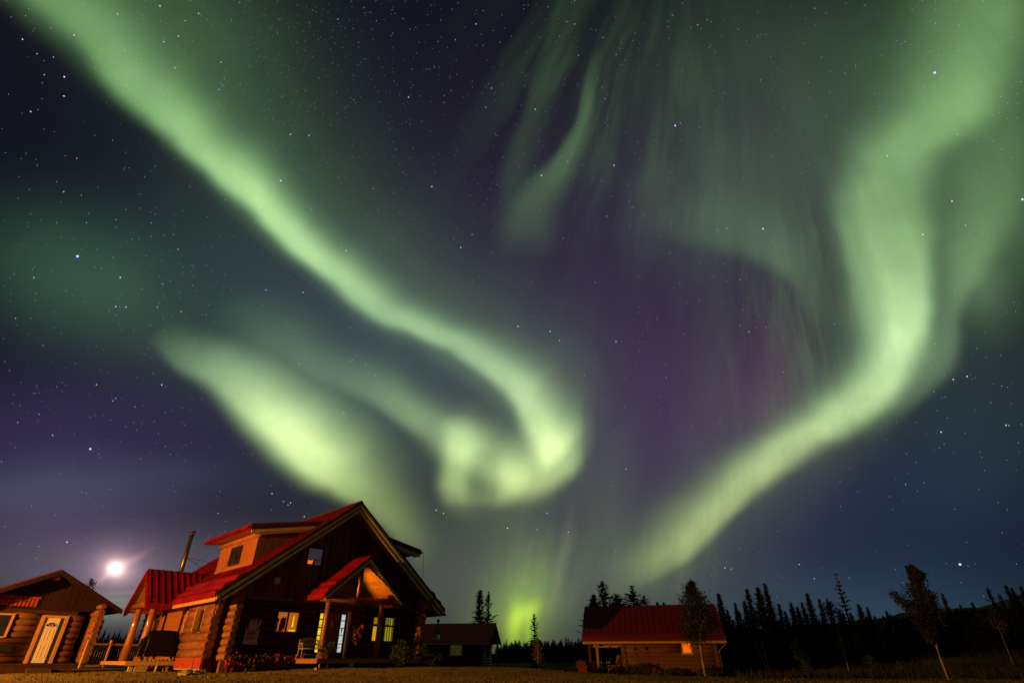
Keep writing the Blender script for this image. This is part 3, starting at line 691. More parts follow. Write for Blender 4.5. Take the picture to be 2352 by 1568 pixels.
for (a, b, z_) in [(-4.48, -4.40, 1.10), (-4.38, -4.30, 1.11), (-4.24, -4.14, 1.08), (-4.12, -4.02, 1.12), (-4.46, -4.38, .93), (-4.36, -4.30, .93), (-4.28, -4.20, .94), (-4.18, -4.12, .93), (-4.10, -4.02, .93)]:
    mb.box(a, b, yb - .006, yb - .002, z_ - .025, z_ + .02)
mb.box(-4.47, -4.02, yb - .0055, yb - .0025, 1.098, 1.104); mb.box(-4.47, -4.02, yb - .0055, yb - .0025, .926, .932); mb.box(-4.245, -4.235, yb - .0055, yb - .0025, .93, 1.1)
sub(mb, 'banner_lettering', M['dark_trim'], ban)

# ------------------------------------------------ shed dormers
DW, DT0, DT1 = 5.45, 1.2, 7.85
def dz_(s): return 6.86 - (6.86 - 6.14) / (5.45 - 1.5) * (abs(s) - 1.5)
for sg in (-1, 1):
    ws = sg * 4.72
    mb = MB(); y = 1.95
    # front wall under the dormer eave, with grooves
    while y < 7.3:
        y2 = min(y + .105, 7.3)
        if not (sg < 0 and y2 > 3.88 and y < 5.37):
            mb.box(min(ws, ws - sg * .08), max(ws, ws - sg * .08), y, y2 - .016, 4.28, 5.98)
        else:
            for a, b in ((4.28, 4.51), (5.50, 5.98)): mb.box(min(ws, ws - sg * .08), max(ws, ws - sg * .08), y, y2 - .016, a, b)
        y = y2
    mb.box(min(ws - sg * .03, ws - sg * .1), max(ws - sg * .03, ws - sg * .1), 1.95, 7.3, 4.28, 5.98)
    mb.box(min(ws, ws + sg * .03), max(ws, ws + sg * .03), 1.93, 7.32, 4.27, 4.42)
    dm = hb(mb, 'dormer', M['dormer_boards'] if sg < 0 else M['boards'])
    for (ya, yb_) in ((1.95, 2.03), (7.22, 7.30)):   # side walls: upright boards
        mb = MB()
        s_ = 1.7
        while s_ < 4.70:
            s2 = min(s_ + .2, 4.70); mb.box(min(sg * s_, sg * (s2 - .012)), max(sg * s_, sg * (s2 - .012)), ya, yb_, rz_(s2) - .25, dz_(s2) - .10); s_ = s2
        sub(mb, 'side_wall', M['gable_boards'], dm)  # darker boards put the shade of these walls into their colour
    mb = MB(); slope_slab(mb, sg * DW, dz_(DW), sg * 1.42, dz_(1.42), DT0, DT1, th=.08)
    mb.box(min(sg * 5.45, sg * 5.50), max(sg * 5.45, sg * 5.50), DT0, DT1, 6.14 - .26, 6.15)
    sub(mb, 'dormer_roof', M['red_metal'], dm)
    mb = MB(); mb.prism([(sg * 5.44, 6.14 - .28), (sg * 1.5, 6.86 - .22), (sg * 1.5, 6.86 - .06), (sg * 5.44, 6.14 - .07)], DT0 - .03, DT0 + .05)
    sub(mb, 'rake_flashing_and_gap', M['dark_trim'], dm)
    mb = MB(); mb.prism([(sg * 5.40, 6.14 - .45), (sg * 1.75, 6.82 - .40), (sg * 1.75, 6.82 - .24), (sg * 5.42, 6.14 - .30)], DT0 - .01, DT0 + .06)
    mb.prism([(sg * 5.10, 6.14 - .50), (sg * 2.1, 6.78 - .52), (sg * 2.1, 6.78 - .42), (sg * 5.30, 6.14 - .44)], DT0 + .05, DT0 + .12)
    sub(mb, 'rake_board', M['fascia'], dm)
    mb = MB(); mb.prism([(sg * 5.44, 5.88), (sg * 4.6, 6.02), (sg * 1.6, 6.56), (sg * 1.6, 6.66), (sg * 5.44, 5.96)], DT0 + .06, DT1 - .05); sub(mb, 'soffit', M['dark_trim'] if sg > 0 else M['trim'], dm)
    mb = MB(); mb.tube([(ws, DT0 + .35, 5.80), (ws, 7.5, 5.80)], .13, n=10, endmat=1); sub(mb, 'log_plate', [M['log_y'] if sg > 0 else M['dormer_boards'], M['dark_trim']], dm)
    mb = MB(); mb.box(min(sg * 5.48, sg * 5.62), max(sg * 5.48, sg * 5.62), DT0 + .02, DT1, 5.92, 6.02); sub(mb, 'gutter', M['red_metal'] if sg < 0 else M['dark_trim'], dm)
    if sg < 0:
        mb = MB(); f = .06; X0_, X1_ = -4.80, -4.66
        mb.box(X0_, X1_, 3.88, 3.88 + f, 4.52, 5.50); mb.box(X0_, X1_, 5.35 - f, 5.35, 4.52, 5.50); mb.box(X0_, X1_, 3.94, 5.29, 4.52, 4.52 + f); mb.box(X0_, X1_, 3.94, 5.29, 5.50 - f, 5.50); mb.box(X0_ + .02, X1_, 4.57, 4.64, 4.58, 5.44)
        mb.cur = 1; mb.box(-4.74, -4.70, 3.94, 5.29, 4.58, 5.44)
        sub(mb, 'window', [M['dark_trim'], M['glass']], dm)
# antenna wire hanging from the right dormer
mb = MB(); mb.tube([(5.72, 1.25, 5.86), (5.74, 1.2, 4.9), (5.70, 1.2, 3.75)], .012, n=5); hb(mb, 'antenna_wire', M['wire'])
mb = MB(); mb.tube([(-4.95, 3.2, 5.9), (-5.6, 3.1, 4.4), (-6.1, 2.9, 3.2), (-6.15, 2.6, 1.4), (-6.17, 2.4, -.4)], .010, n=5); hb(mb, 'lightning_wire', M['wire'])

# ------------------------------------------------ left bay: short log wall beside the front corner
mb = MB(); log_run(mb, 'y', -6.0, 1.55, 4.9, .10, 2.42, [(2.62, 3.72, 1.27, 2.30)], r=.215, pitch=.345, ends=(.18, .28))
for k in range(4): mb.tube([(-6.0, 1.9, 1.78 + k * .22), (-6.0, 1.40 - .12 * k, 1.78 + k * .22)], .14, n=10, endmat=1)
bay = hb(mb, 'side_bay', [M['log_y'], M['log_end']])
mb = MB(); mb.box(-5.98, -5.3, 1.9, 2.0, -.5, 2.5); mb.box(-5.98, -5.3, 4.8, 4.9, -.5, 2.5); mb.box(-5.99, -5.92, 1.9, 4.9, -.3, 2.5); sub(mb, 'bay_core', M['boards'], bay)
mb = MB(); mb.box(-6.16, -6.06, 1.45, 5.2, -.33, .11); sub(mb, 'skirting', M['red_paint'], bay)
boxes(sub, 'footing', M['concrete'], bay, (-6.12, -5.8, 1.5, 2.35, -.62, -.335), (-6.14, -6.05, 2.36, 5.1, -.40, -.335), (-5.0, -4.9, .9, 1.15, -.6, -.1))
mb = MB(); f = .06
mb.box(-6.24, -5.98, 3.66, 3.74, 1.20, 2.36); mb.box(-6.20, -6.0, 2.62, 2.68, 1.27, 2.30); mb.box(-6.20, -6.0, 2.68, 3.66, 2.27, 2.34)
mb.cur = 1; mb.box(-6.20, -6.0, 2.68, 3.66, 1.24, 1.31); mb.box(-6.12, -6.04, 3.14, 3.20, 1.31, 2.27)
mb.cur = 2; mb.box(-6.06, -6.02, 2.68, 3.66, 1.31, 2.27)
mb.cur = 3; mb.prism_x([(3.44, 1.34), (3.60, 1.34), (3.60, 1.70), (3.40, 1.70)], -6.075, -6.06); mb.prism_x([(2.80, 1.50), (2.94, 1.36), (3.02, 1.70), (2.74, 1.72)], -6.075, -6.06)
sub(mb, 'window', [M['trim'], M['dark_trim'], M['glass'], M['room_curtain']], bay)
# recessed lit wall and casing further back
mb = MB(); mb.box(-5.72, -5.60, 5.2, 11.6, .0, 2.5)
for k in range(6):
    a, b = 6.0 + random.random() * 4.5, .9 + random.random() * 1.3
hb(mb, 'side_wall', surf('rounded_wall', (.34, .125, .045), (.42, .165, .06), (1, .6, 2), 1.6, rough=.7, bump=.3))
for (a, b, c_, d_) in ((5.50, 5.62, 1.10, 2.30), (6.35, 6.50, 1.0, 2.28)):
    mb = MB(); mb.box(-5.86, -5.72, a, b, c_, d_); hb(mb, 'window_casing', M['trim'])
mb = MB(); mb.box(-5.80, -5.725, 5.62, 5.76, 1.1, 2.36); hb(mb, 'window_slot', M['dark'])
w = window(12.55, 13.5, 1.42, 2.08, -5.62, [(12.55, 12.86, 1.42, 2.08, 'room_amber'), (12.92, 13.5, 1.42, 2.08, 'room_amber')], axis='y', mull=(12.89,))

# ------------------------------------------------ side porch with its own gable, facing left
SP = -7.9; SA, SE0, SE1 = 8.52, 6.42, 10.62; SZA, SZE = 4.42, 2.55
mb = MB(); mb.box(-8.15, -6.0, 5.75, 10.9, -.09, -.04)
t_ = 5.75
mb.box(-8.18, -6.0, 5.68, 5.75, -.22, -.045)
mb.box(-8.20, -8.13, 5.75, 10.9, -.20, -.045)
side = hb(mb, 'side_porch', M['trim'])
for (a, b) in ((6.85, -7.4), (9.75, -7.4)):
    mb = MB(); mb.tube([(b, a, -.04), (b, a, .8), (b, a, 1.7), (b, a, 2.52)], [.21, .195, .18, .165], n=14, wob=.06); sub(mb, 'porch_post', [M['log_z']], side)
mb = MB(); mb.tube([(-7.62, 6.6, 2.60), (-7.62, 10.4, 2.60)], .14, n=10, endmat=1); sub(mb, 'beam', [M['log_y'], M['log_end']], side)
mb = MB(); mb.tube([(-7.9, 6.85, 2.48), (-5.5, 6.85, 2.48)], .13, n=10, endmat=1); sub(mb, 'beam', [M['log_y'], M['log_end']], side)
mb = MB()
for sg, e in ((-1, SE0), (1, SE1)):
    pts = [(e, SZE - .08), (SA, SZA - .08), (SA, SZA), (e, SZE)]
    mb.prism_x(pts, SP, -3.4)
    dy, dz2 = SA - e, SZA - SZE; L = math.hypot(dy, dz2); ny, nz = -dz2 / L * (1 if dy > 0 else -1), abs(dy) / L
    x = SP + .10
    while x < -3.5:
        mb.prism_x([(e, SZE), (SA, SZA), (SA + ny * .04, SZA + nz * .04), (e + ny * .04, SZE + nz * .04)], x, x + .035); x += .33
mb.box(SP, -6.72, SE0 - .06, SE0, SZE - .26, SZE + .02)
mb.box(SP, -6.0, SE1, SE1 + .06, SZE - .26, SZE + .02)
sub(mb, 'porch_roof', M['red_metal'], side)
mb = MB()
for e in (SE0, SE1): mb.prism_x([(e, SZE - .28), (SA, SZA - .28), (SA, SZA - .08), (e, SZE - .08)], SP - .05, SP + .02)
sub(mb, 'rake_board', M['red_metal'], side)
mb = MB()
for e in (SE0, SE1): mb.prism_x([(e, SZE - .16), (SA, SZA - .16), (SA, SZA - .085), (e, SZE - .085)], SP + .03, -6.0)
mb.prism_x([(SE0 + .1, SZE - .1), (SE1 - .1, SZE - .1), (SA, SZA - .25)], -7.25, -7.15)
sub(mb, 'soffit', M['soffit'], side)
boxes(sub, 'footing', M['concrete'], side, (-7.95, -7.78, 5.8, 6.0, -.55, -.1), (-6.4, -6.2, 5.8, 6.0, -.55, -.1), (-7.72, -7.2, 5.72, 5.9, -.5, -.24))
mb = MB(); mb.tube([(-6.75, 5.72, -.05), (-6.80, 5.70, -.6)], .05, n=8); sub(mb, 'drain_pipe', M['fascia'], side)
# stove pipe with cap, and its two stays
px_, pt_ = -6.08, 9.0
mb = MB(); mb.tube([(px_, pt_, 3.4), (px_, pt_, 5.2), (px_, pt_, 6.62)], .125, n=16); mb.tube([(px_, pt_, 5.16), (px_, pt_, 5.20)], .14, n=16); mb.tube([(px_, pt_, 6.55), (px_, pt_, 6.64)], .155, n=16)
mb.tube([(px_, pt_, 6.72), (px_, pt_, 6.76), (px_, pt_, 6.80)], [.19, .19, .05], n=16)
for k in range(3): mb.tube([(px_ + .1 * math.cos(k * 2.1), pt_ + .1 * math.sin(k * 2.1), 6.6), (px_ + .12 * math.cos(k * 2.1), pt_ + .12 * math.sin(k * 2.1), 6.74)], .012, n=4)
hb(mb, 'stove_pipe', M['pipe'])
for (b, c_) in ((10.6, 5.0), (8.4, 5.1)):
    mb = MB(); mb.tube([(px_, pt_, 5.28), (-4.3, b, c_ - .1)], .014, n=5); hb(mb, 'pipe_stay', M['wire'])

# ------------------------------------------------ front porch
mb = MB(); y = -1.95
while y < 1.15: mb.box(-2.2, 3.75, y, y + .135, .02, .07); y += .145
mb.box(-2.15, 3.70, -1.93, -1.88, -.12, .018); mb.box(-2.19, -2.14, -1.93, 1.15, -.13, .018)
mb.box(3.66, 3.71, -1.9, 1.15, -.12, .018)
porch = hb(mb, 'porch', M['soffit'])
PT, PA, PZA, PZE = -1.70, .10, 4.88, 2.86
PHW = 2.28
for sg in (-1, 1):
    mb = MB()
    s0, s1 = PA + sg * PHW, PA
    slope_slab(mb, s0, PZE, s1, PZA, PT, FRONT, th=.08, ribs=0)
    for q, h_ in ((.52, .14), (.16, .12)):
        def zz(u_): return PZE + (PZA - PZE) * u_ / PHW
        mb.prism([(s0 - sg * (q - .10), zz(q - .10)), (s0 - sg * q, zz(q) + h_), (s0 - sg * (q + .05), zz(q + .05) + h_), (s0 - sg * (q + .40), zz(q + .40) + .004)], PT + .03, FRONT)
    mb.box(min(s0, s0 + sg * .06), max(s0, s0 + sg * .06), PT, FRONT, PZE - .24, PZE + .01)
    sub(mb, 'porch_roof', M['red_metal'], porch)
    mb = MB(); mb.prism([(s0, PZE - .17), (s1, PZA - .17), (s1, PZA - .01), (s0, PZE - .01)], PT - .045, PT + .04); sub(mb, 'rake_flashing_and_gap', M['dark_trim'], porch)
    mb = MB(); mb.prism([(s0, PZE - .30), (s1, PZA - .33), (s1, PZA - .18), (s0, PZE - .18)], PT - .03, PT + .05); sub(mb, 'rake_board', M['fascia'], porch)
    mb = MB()
    y = PT + .06
    u0, n_ = 0.0, 9
    for k in range(n_):
        a, b = k / n_, (k + 1) / n_ - .012
        mb.prism([(s0 + (s1 - s0) * a, PZE - .19 + (PZA - PZE) * a - .02), (s0 + (s1 - s0) * b, PZE - .19 + (PZA - PZE) * b - .02), (s0 + (s1 - s0) * b, PZE - .09 + (PZA - PZE) * b), (s0 + (s1 - s0) * a, PZE - .09 + (PZA - PZE) * a)], PT + .05, FRONT - .02)
    sub(mb, 'soffit', M['soffit'], porch)
for a in (-1.52, 1.63):
    mb = MB(); mb.tube([(a, -.9, .05), (a, -.9, 1.0), (a, -.9, 1.9), (a, -.9, 2.62)], [.155, .145, .135, .13], n=14, wob=.05); sub(mb, 'porch_post', M['log_z'], porch)
for P_, Q_, r_b in (((-2.0, -.9, 2.72), (2.25, -.9, 2.76), .165), ((PA, PT + .25, 4.52), (PA, FRONT, 4.52), .15), ((PA, -.95, 2.85), (PA, -.95, 4.42), .11), ((-1.5, -1.45, 2.93), (-1.5, FRONT, 2.93), .12), ((1.75, -1.45, 2.93), (1.75, FRONT, 2.93), .12)):
    mb = MB(); mb.tube([P_, Q_], r_b, n=12, endmat=1); sub(mb, 'beam', [M['log_x'], M['log_end']], porch)
# the porch lamp on the beam, which lights the boards under the roof
mb = MB(); mb.tube([(-1.05, -.25, 2.80), (-1.05, -.25, 2.88), (-1.05, -.25, 2.95)], [.05, .085, .09], n=12, cap=False); pls = sub(mb, 'porch_lamp', M['zinc'], porch)
pd = bpy.data.lights.new('porch_bulb', 'SPOT'); pd.energy = 520; pd.color = (1.0, .34, .012); pd.spot_size = R(64); pd.spot_blend = .9; pd.shadow_soft_size = .05
pb = bpy.data.objects.new('porch_bulb', pd); COL.objects.link(pb); pb.location = house.matrix_basis @ Vector((-1.05, -.25, 2.98 - HB))
pb.rotation_euler = (house.matrix_basis.to_3x3() @ -(Vector((1.85, -.95, 3.60)) - Vector((-1.05, -.25, 2.98)))).to_track_quat('Z', 'Y').to_euler()
mb = MB(); mb.tube([(2.42, PT + .05, 2.60), (2.42, FRONT, 2.60)], .07, n=8); sub(mb, 'gutter', M['red_metal'], porch)
boxes(sub, 'footing', M['concrete'], porch, (-2.1, -1.3, -1.85, -1.6, -.62, -.30), (-.45, -.2, -1.9, -1.65, -.62, -.12), (-2.0, -1.95, -1.88, -1.8, -.3, -.12), (-1.6, -1.55, -1.88, -1.8, -.3, -.12))
mb = MB(); mb.box(-1.2, 3.7, -1.86, -1.80, -.60, -.12); sub(mb, 'skirting', M['dark'], porch)

# ================================================================== left cabin (garage-like log cabin, gable towards the camera)
CB = -.55
cab = empty('log_cabin', (-24.78, 31.39, EYE + CB), R(50))
tag(cab, 'log cabin at the left edge with a white door and a dark gable overhang', 'cabin')
def cb(mb, name, mats, parent=None): return mb.build(name, mats, parent or cab, CB)
def rzc(s): return 4.25 - .495 * abs(s)
mb = MB(); log_run(mb, 'x', 1.16, -4.6, 1.98, -.12, 2.30, [(-2.3, -1.04, 1.06, 2.04), (.16, 1.34, -.2, 2.05)], r=.165, pitch=.285, ends=(0, .16)); cb(mb, 'log_wall', [M['cabin_log'], M['log_end']])
mb = MB(); mb.box(-4.6, 1.75, 1.14, 1.22, -.3, 2.4); mb.box(1.66, 1.74, 1.2, 4.2, -.3, 2.4); mb.box(1.7, 3.0, 4.1, 4.2, -.3, 2.4); cb(mb, 'wall_core', M['dark_trim'])
mb = MB(); log_run(mb, 'y', 2.62, .35, 4.2, -.12, 2.44, r=.165, pitch=.285, ends=(.30, 0)); log_run(mb, 'x', 1.0, 2.45, 2.95, .02, 2.0, r=.14, pitch=.285, ends=(0, .12)); cb(mb, 'log_wall', [M['log_y'], M['log_end']])
mb = MB(); x = -4.6
while x < 3.2:
    zt = rzc(x + .1) - .14
    if zt > 2.46: mb.box(x, x + .165, 1.02, 1.12, 2.45, zt)
    x += .18
mb.box(-4.6, 3.2, .98, 1.06, 2.36, 2.46); cb(mb, 'gable_wall', M['shaded_red_boards'])
mb = MB(); mb.box(-4.6, -.21, .90, 1.05, 2.86, 2.93)
x = -4.5
while x < -.3: mb.box(x, x + .12, .93, 1.03, 2.47, 2.85); x += .17
cb(mb, 'batten_strip', M['red_paint'])
mb = MB(); mb.box(-4.5, -1.0, .7, 1.02, 2.70, 2.74); cb(mb, 'shed_flashing', M['red_metal'])
for sg in (-1, 1):
    e = 3.55 if sg > 0 else 4.9
    mb = MB(); mb.prism([(sg * e, rzc(e) - .09), (0, 4.16), (0, 4.25), (sg * e, rzc(e))], -.05, 8.5)
    t_ = .1
    while t_ < 8.4:
        mb.prism([(sg * e, rzc(e) - .004), (0, 4.246), (sg * .02, 4.29), (sg * e, rzc(e) + .04)], t_, t_ + .03); t_ += .4
    cb(mb, 'roof', M['old_red'])
    mb = MB(); mb.prism([(sg * e, rzc(e) - .17), (0, 4.08), (0, 4.155), (sg * e, rzc(e) - .095)], 0, 8.4); cb(mb, 'soffit', M['shaded_red_boards'])
    mb = MB(); mb.prism([(sg * e, rzc(e) - .24), (0, 4.00), (0, 4.22), (sg * e, rzc(e) - .03)], -.10, -.04); cb(mb, 'rake_board', M['shaded_red_boards'])
for x_, z_ in ((2.62, 2.62), (0, 3.9)):
    mb = MB(); mb.tube([(x_, .15, z_), (x_, 3, z_)], .13, n=10, endmat=1); cb(mb, 'purlin', [M['log_y'], M['log_end']])
# door with fanlight, dark side panel, timber jambs
mb = MB(); mb.box(.16, .30, .88, 1.06, -.14, 2.06); mb.box(1.215, 1.36, .86, 1.06, -.14, 2.05); mb.box(.16, 1.36, .90, 1.05, 1.985, 2.10); fr = cb(mb, 'door_frame', M['trim'])
mb = MB(); mb.box(.30, 1.03, .985, 1.04, -.12, 1.98)
for (a, b) in ((.12, .82), (1.0, 1.42)):
    pass
for (za, zb_) in ((.10, .72), (.90, 1.42)):
    for (xa, xb) in ((.40, .60), (.72, .93)):
        mb.box(xa, xa + .022, .968, .985, za, zb_); mb.box(xb - .022, xb, .968, .985, za, zb_); mb.box(xa, xb, .972, .985, za, za + .018); mb.box(xa, xb, .972, .985, zb_ - .018, zb_)
door = cb(mb, 'door', M['white_door'])
mb = MB(); pts = []
for k in range(13):
    a = math.pi * k / 12; pts.append((.70 + .24 * -math.cos(a), 1.57 + .20 * math.sin(a)))
mb.prism(pts, .972, .982)
mb.cur = 1
for k in range(12):
    (xa, za), (xb, zb_) = pts[k], pts[k + 1]; mb.beam((xa, .965, za), (xb, .965, zb_), .02, .022, (0, 1, 0))
mb.beam((.45, .965, 1.565), (.95, .965, 1.565), .02, .025, (0, 1, 0))
for k in (3, 6, 9):
    a = math.pi * k / 12; mb.beam((.70 - .07 * math.cos(a), .962, 1.58 + .06 * math.sin(a)), (.70 - .23 * math.cos(a), .962, 1.57 + .19 * math.sin(a)), .015, .014, (0, 1, 0))
for k in range(6):
    a0, a1 = math.pi * k / 6, math.pi * (k + 1) / 6; mb.beam((.70 - .075 * math.cos(a0), .962, 1.575 + .065 * math.sin(a0)), (.70 - .075 * math.cos(a1), .962, 1.575 + .065 * math.sin(a1)), .012, .014, (0, 1, 0))
mb.build('fanlight', [M['glass'], M['white_door']], door, CB)
mb = MB(); mb.box(1.035, 1.21, .99, 1.03, -.12, 1.97); cb(mb, 'screen_door_edge', surf('dark_green_screen', (.02, .03, .02), (.035, .045, .03), rough=.4))
mb = MB(); mb.box(-1.11, -1.02, .88, 1.02, 1.02, 2.10); mb.box(-2.35, -1.11, .90, 1.0, 2.02, 2.10); mb.box(-2.35, -1.11, .90, 1.0, .98, 1.06)
wn2 = cb(mb, 'window', M['trim'])
mb = MB(); mb.box(-2.3, -1.11, 1.0, 1.03, 1.06, 2.02); mb.build('pane', M['glass'], wn2, CB)
mb = MB(); mb.box(-1.15, -.60, .70, .95, .35, .70); cb(mb, 'wall_box', M['dark'])
mb = MB(); mb.box(-4.6, 2.2, .2, 1.0, -.24, -.14); mb.box(-4.6, 2.2, .25, .33, -.55, -.24); cb(mb, 'deck', M['dark_trim'])
mb = MB(); mb.box(.2, 1.2, -.25, .18, -.62, -.36); cb(mb, 'step', M['bark'])
mb = MB(); mb.tube([(1.73, .92, .98), (1.73, .98, .98)], .05, n=8); cb(mb, 'outlet', M['dark'])

# ================================================================== middle cabin (far, dark)
MBZ = -.75
mid = empty('far_cabin', (-2.22, 60.0, EYE + MBZ), R(-10))
tag(mid, 'distant dark cabin with a metal stovepipe, between the log house and the small orange tree', 'cabin')
def mbd(mb, name, mats, parent=None): return mb.build(name, mats, parent or mid, MBZ)
ze, zr, w3 = 1.56, 3.36, 3.05
mb = MB(); log_run(mb, 'x', .75, -12.3, -.9, -.75, 1.5, [(-4.15, -2.95, .42, 1.32)], r=.13, pitch=.24, ends=(0, .18), n=8); mbd(mb, 'log_wall', [M['red_log'], M['log_end']])
mb = MB(); log_run(mb, 'y', -1.0, .75, 5.4, -.75, 1.5, [(2.6, 3.3, .2, 1.3)], r=.13, pitch=.24, ends=(.15, 0), n=8); mb.prism_x([(.6, 1.5), (5.5, 1.5), (w3, 3.1)], -1.06, -.98); mbd(mb, 'log_wall', [M['log_y'], M['log_end']])
mb = MB(); mb.box(-12.2, -1.0, .8, .9, -.8, 1.6); mb.box(-12.3, -12.2, .8, 5.4, -.8, 1.6); mb.box(-12.2, -1.0, 5.3, 5.4, -.8, 1.6); mb.box(-1.1, -1.02, .8, 5.3, -.8, 1.55); mbd(mb, 'wall_core', M['dark'])
for a, b in ((0, w3), (6.1, w3)):
    mb = MB(); mb.prism_x([(a, ze - .1), (w3, zr - .1), (w3, zr), (a, ze)], -12.8, 0)
    x = -12.7
    while x < -.1: mb.prism_x([(a, ze - .002), (w3, zr - .002), (w3 - (.02 if a == 0 else -.02), zr + .04), (a - (.02 if a == 0 else -.02), ze + .04)], x, x + .04); x += .42
    if a == 0: mb.box(-12.8, 0, -.06, 0, ze - .22, ze)
    mbd(mb, 'roof', M['skylit_red'])
    mb = MB(); mb.prism_x([(a, ze - .28), (w3, zr - .28), (w3, zr - .10), (a, ze - .10)], -.04, .03); mbd(mb, 'rake_board', M['dark_trim'])
mb = MB(); mb.box(-12.8, -.05, -.16, -.06, ze - .20, ze - .10); mb.tube([(-.55, -.1, ze - .15), (-.78, .5, ze - .45), (-.78, .55, -.72)], .045, n=6); mbd(mb, 'gutter', M['fascia'])
mb = MB(); mb.box(-4.2, -4.12, .58, .66, .36, 1.38); mb.box(-2.98, -2.90, .58, .66, .36, 1.38); mb.box(-4.12, -2.98, .58, .66, 1.30, 1.38); mb.box(-4.12, -2.98, .58, .66, .36, .44); wq = mbd(mb, 'window', M['trim'])
mb = MB(); mb.box(-4.12, -2.98, .66, .70, .44, 1.30); mb.build('pane', glow('curtained_room', (.045, .034, .006), (.032, .024, .004), .7, (1, 1, 1), 2), wq, MBZ)
mb = MB(); mb.tube([(-5.62, .75, 1.9), (-5.62, .75, 3.45)], .10, n=12); mb.tube([(-5.62, .75, 3.42), (-5.62, .75, 3.62)], .17, n=12); mbd(mb, 'stovepipe', M['pipe'])
mb = MB(); mb.add([(-5.95, .25, 1.72), (-5.25, .25, 1.72), (-5.40, .95, 2.16), (-5.82, .95, 2.16), (-5.62, .62, 2.3)], [(0, 1, 4), (1, 2, 4), (2, 3, 4), (3, 0, 4)]); mbd(mb, 'pipe_flashing', M['zinc'])
mb = MB(); mb.tube([(-.35, 5.6, -.75), (-.35, 5.6, 1.45)], .07, n=8); mbd(mb, 'porch_post', M['log_z'])

# ================================================================== right cabin
RB = -1.15
rc = empty('porch_cabin', (43 * math.tan(R(6.6)), 43.0, EYE + RB), R(90 - 102.5))
tag(rc, 'small log cabin with a long dark red roof and one glowing orange window', 'cabin')
def rcb(mb, name, mats, parent=None): return mb.build(name, mats, parent or rc, RB)
ze, zr, w3, L3 = 1.34, 3.63, 3.46, 9.72
mb = MB(); log_run(mb, 'x', .95, 2.72, 9.10, -.80, 1.28, [(6.78, 7.46, .44, 1.25)], r=.21, pitch=.25, ends=(.10, .10), n=8)
rcb(mb, 'log_wall', [surf('pale_log', (.17, .075, .022), (.24, .11, .036), (.5, 4, 4), 2.2, rough=.7, bump=.3, island=.2), M['log_end']])
mb = MB(); log_run(mb, 'y', 2.80, .9, 5.9, -.90, 1.30, r=.125, pitch=.25, ends=(.22, 0), n=8); rcb(mb, 'log_wall', [M['log_y'], M['log_end']])
mb = MB(); log_run(mb, 'y', 9.02, .9, 5.9, -.90, 1.30, r=.125, pitch=.25, ends=(.2, 0), n=8); rcb(mb, 'log_wall', [M['log_y'], M['log_end']])
for xg in (8.95, 2.8):
    mb = MB(); mb.prism_x([(.7, 1.2), (6.2, 1.2), (w3, 3.3)], xg, xg + .1); rcb(mb, 'gable_wall', M['boards'])
boxes(rcb, 'wall_core', M['dark'], rc, (2.85, 9.0, 1.0, 1.1, -1.2, 1.3), (2.85, 9.0, 5.8, 5.9, -1.2, 1.3))
for a in (0, 2 * w3):
    mb = MB(); mb.prism_x([(a, ze - .1), (w3, zr - .1), (w3, zr), (a, ze)], 0, L3)
    x = .06
    while x < L3: mb.prism_x([(a, ze - .002), (w3, zr - .002), (w3, zr + .035), (a, ze + .035)], x, x + .035); x += .42
    if a == 0:
        mb.prism_x([(.06, ze + .03), (.14, ze + .20), (.20, ze + .20), (.45, ze + .30)], .03, L3 - .03); mb.box(0, L3, -.06, 0, ze - .20, ze + .02)
    rcb(mb, 'roof', M['old_red'])
for x in (-.03, L3 - .03):
    mb = MB()
    for a in (0, 2 * w3): mb.prism_x([(a, ze - .26), (w3, zr - .26), (w3, zr - .10), (a, ze - .10)], x, x + .06)
    rcb(mb, 'rake_board', M['dark_trim'])
mb = MB(); mb.box(.02, L3 - .02, -.02, .03, ze - .36, ze - .21); rcb(mb, 'eave_board', M['trim'])
mb = MB(); mb.prism_x([(.03, ze - .24), (1.0, ze - .20), (1.0, ze - .12), (.03, ze - .12)], .05, L3 - .05); rcb(mb, 'soffit', M['soffit'])
mb = MB(); mb.tube([(9.55, -.05, ze - .16), (9.62, .0, ze - .42), (9.28, .75, ze - .72), (9.24, .80, ze - .78), (9.26, .80, -1.1)], .04, n=8); rcb(mb, 'downspout', M['zinc'])
for (x, y_) in ((.42, .75), (.96, .62)):
    mb = MB(); mb.box(x - .09, x + .09, y_ - .09, y_ + .09, -.90, ze - .2); rcb(mb, 'porch_post', M['front_log'] if x < .6 else surf('lit_post', (.42, .20, .07), (.5, .26, .1), nscale=3, rough=.6))  # shade and lamplight on the two posts are put into their wood colours
boxes(rcb, 'beam', M['trim'], rc, (.75, 2.8, 1.0, 1.12, .86, 1.16), (.3, 2.8, 5.6, 5.75, .86, 1.16))
mb = MB(); mb.box(.2, 2.85, .55, 5.9, -.90, -.84); mb.box(.2, 2.85, .5, .56, -1.1, -.83); rcb(mb, 'deck', M['trim'])
mb = MB(); f = .11
mb.box(6.86 - f, 6.86, .76, .86, .44 - f, 1.24 + f * .4); mb.box(7.38, 7.38 + f, .76, .86, .44 - f, 1.24 + f * .4); mb.box(6.86, 7.38, .76, .86, .44 - f, .44); mb.box(6.86, 7.38, .77, .86, 1.20, 1.24 + f * .4); wq = rcb(mb, 'window', M['fascia'])
mb = MB(); mb.box(6.86, 7.38, .80, .84, .44, 1.20); mb.build('pane', glow('orange_blind', (1.0, .130, .0015), (.90, .112, .001), 1.0, (1, 1, .4), 1.2), wq, RB)

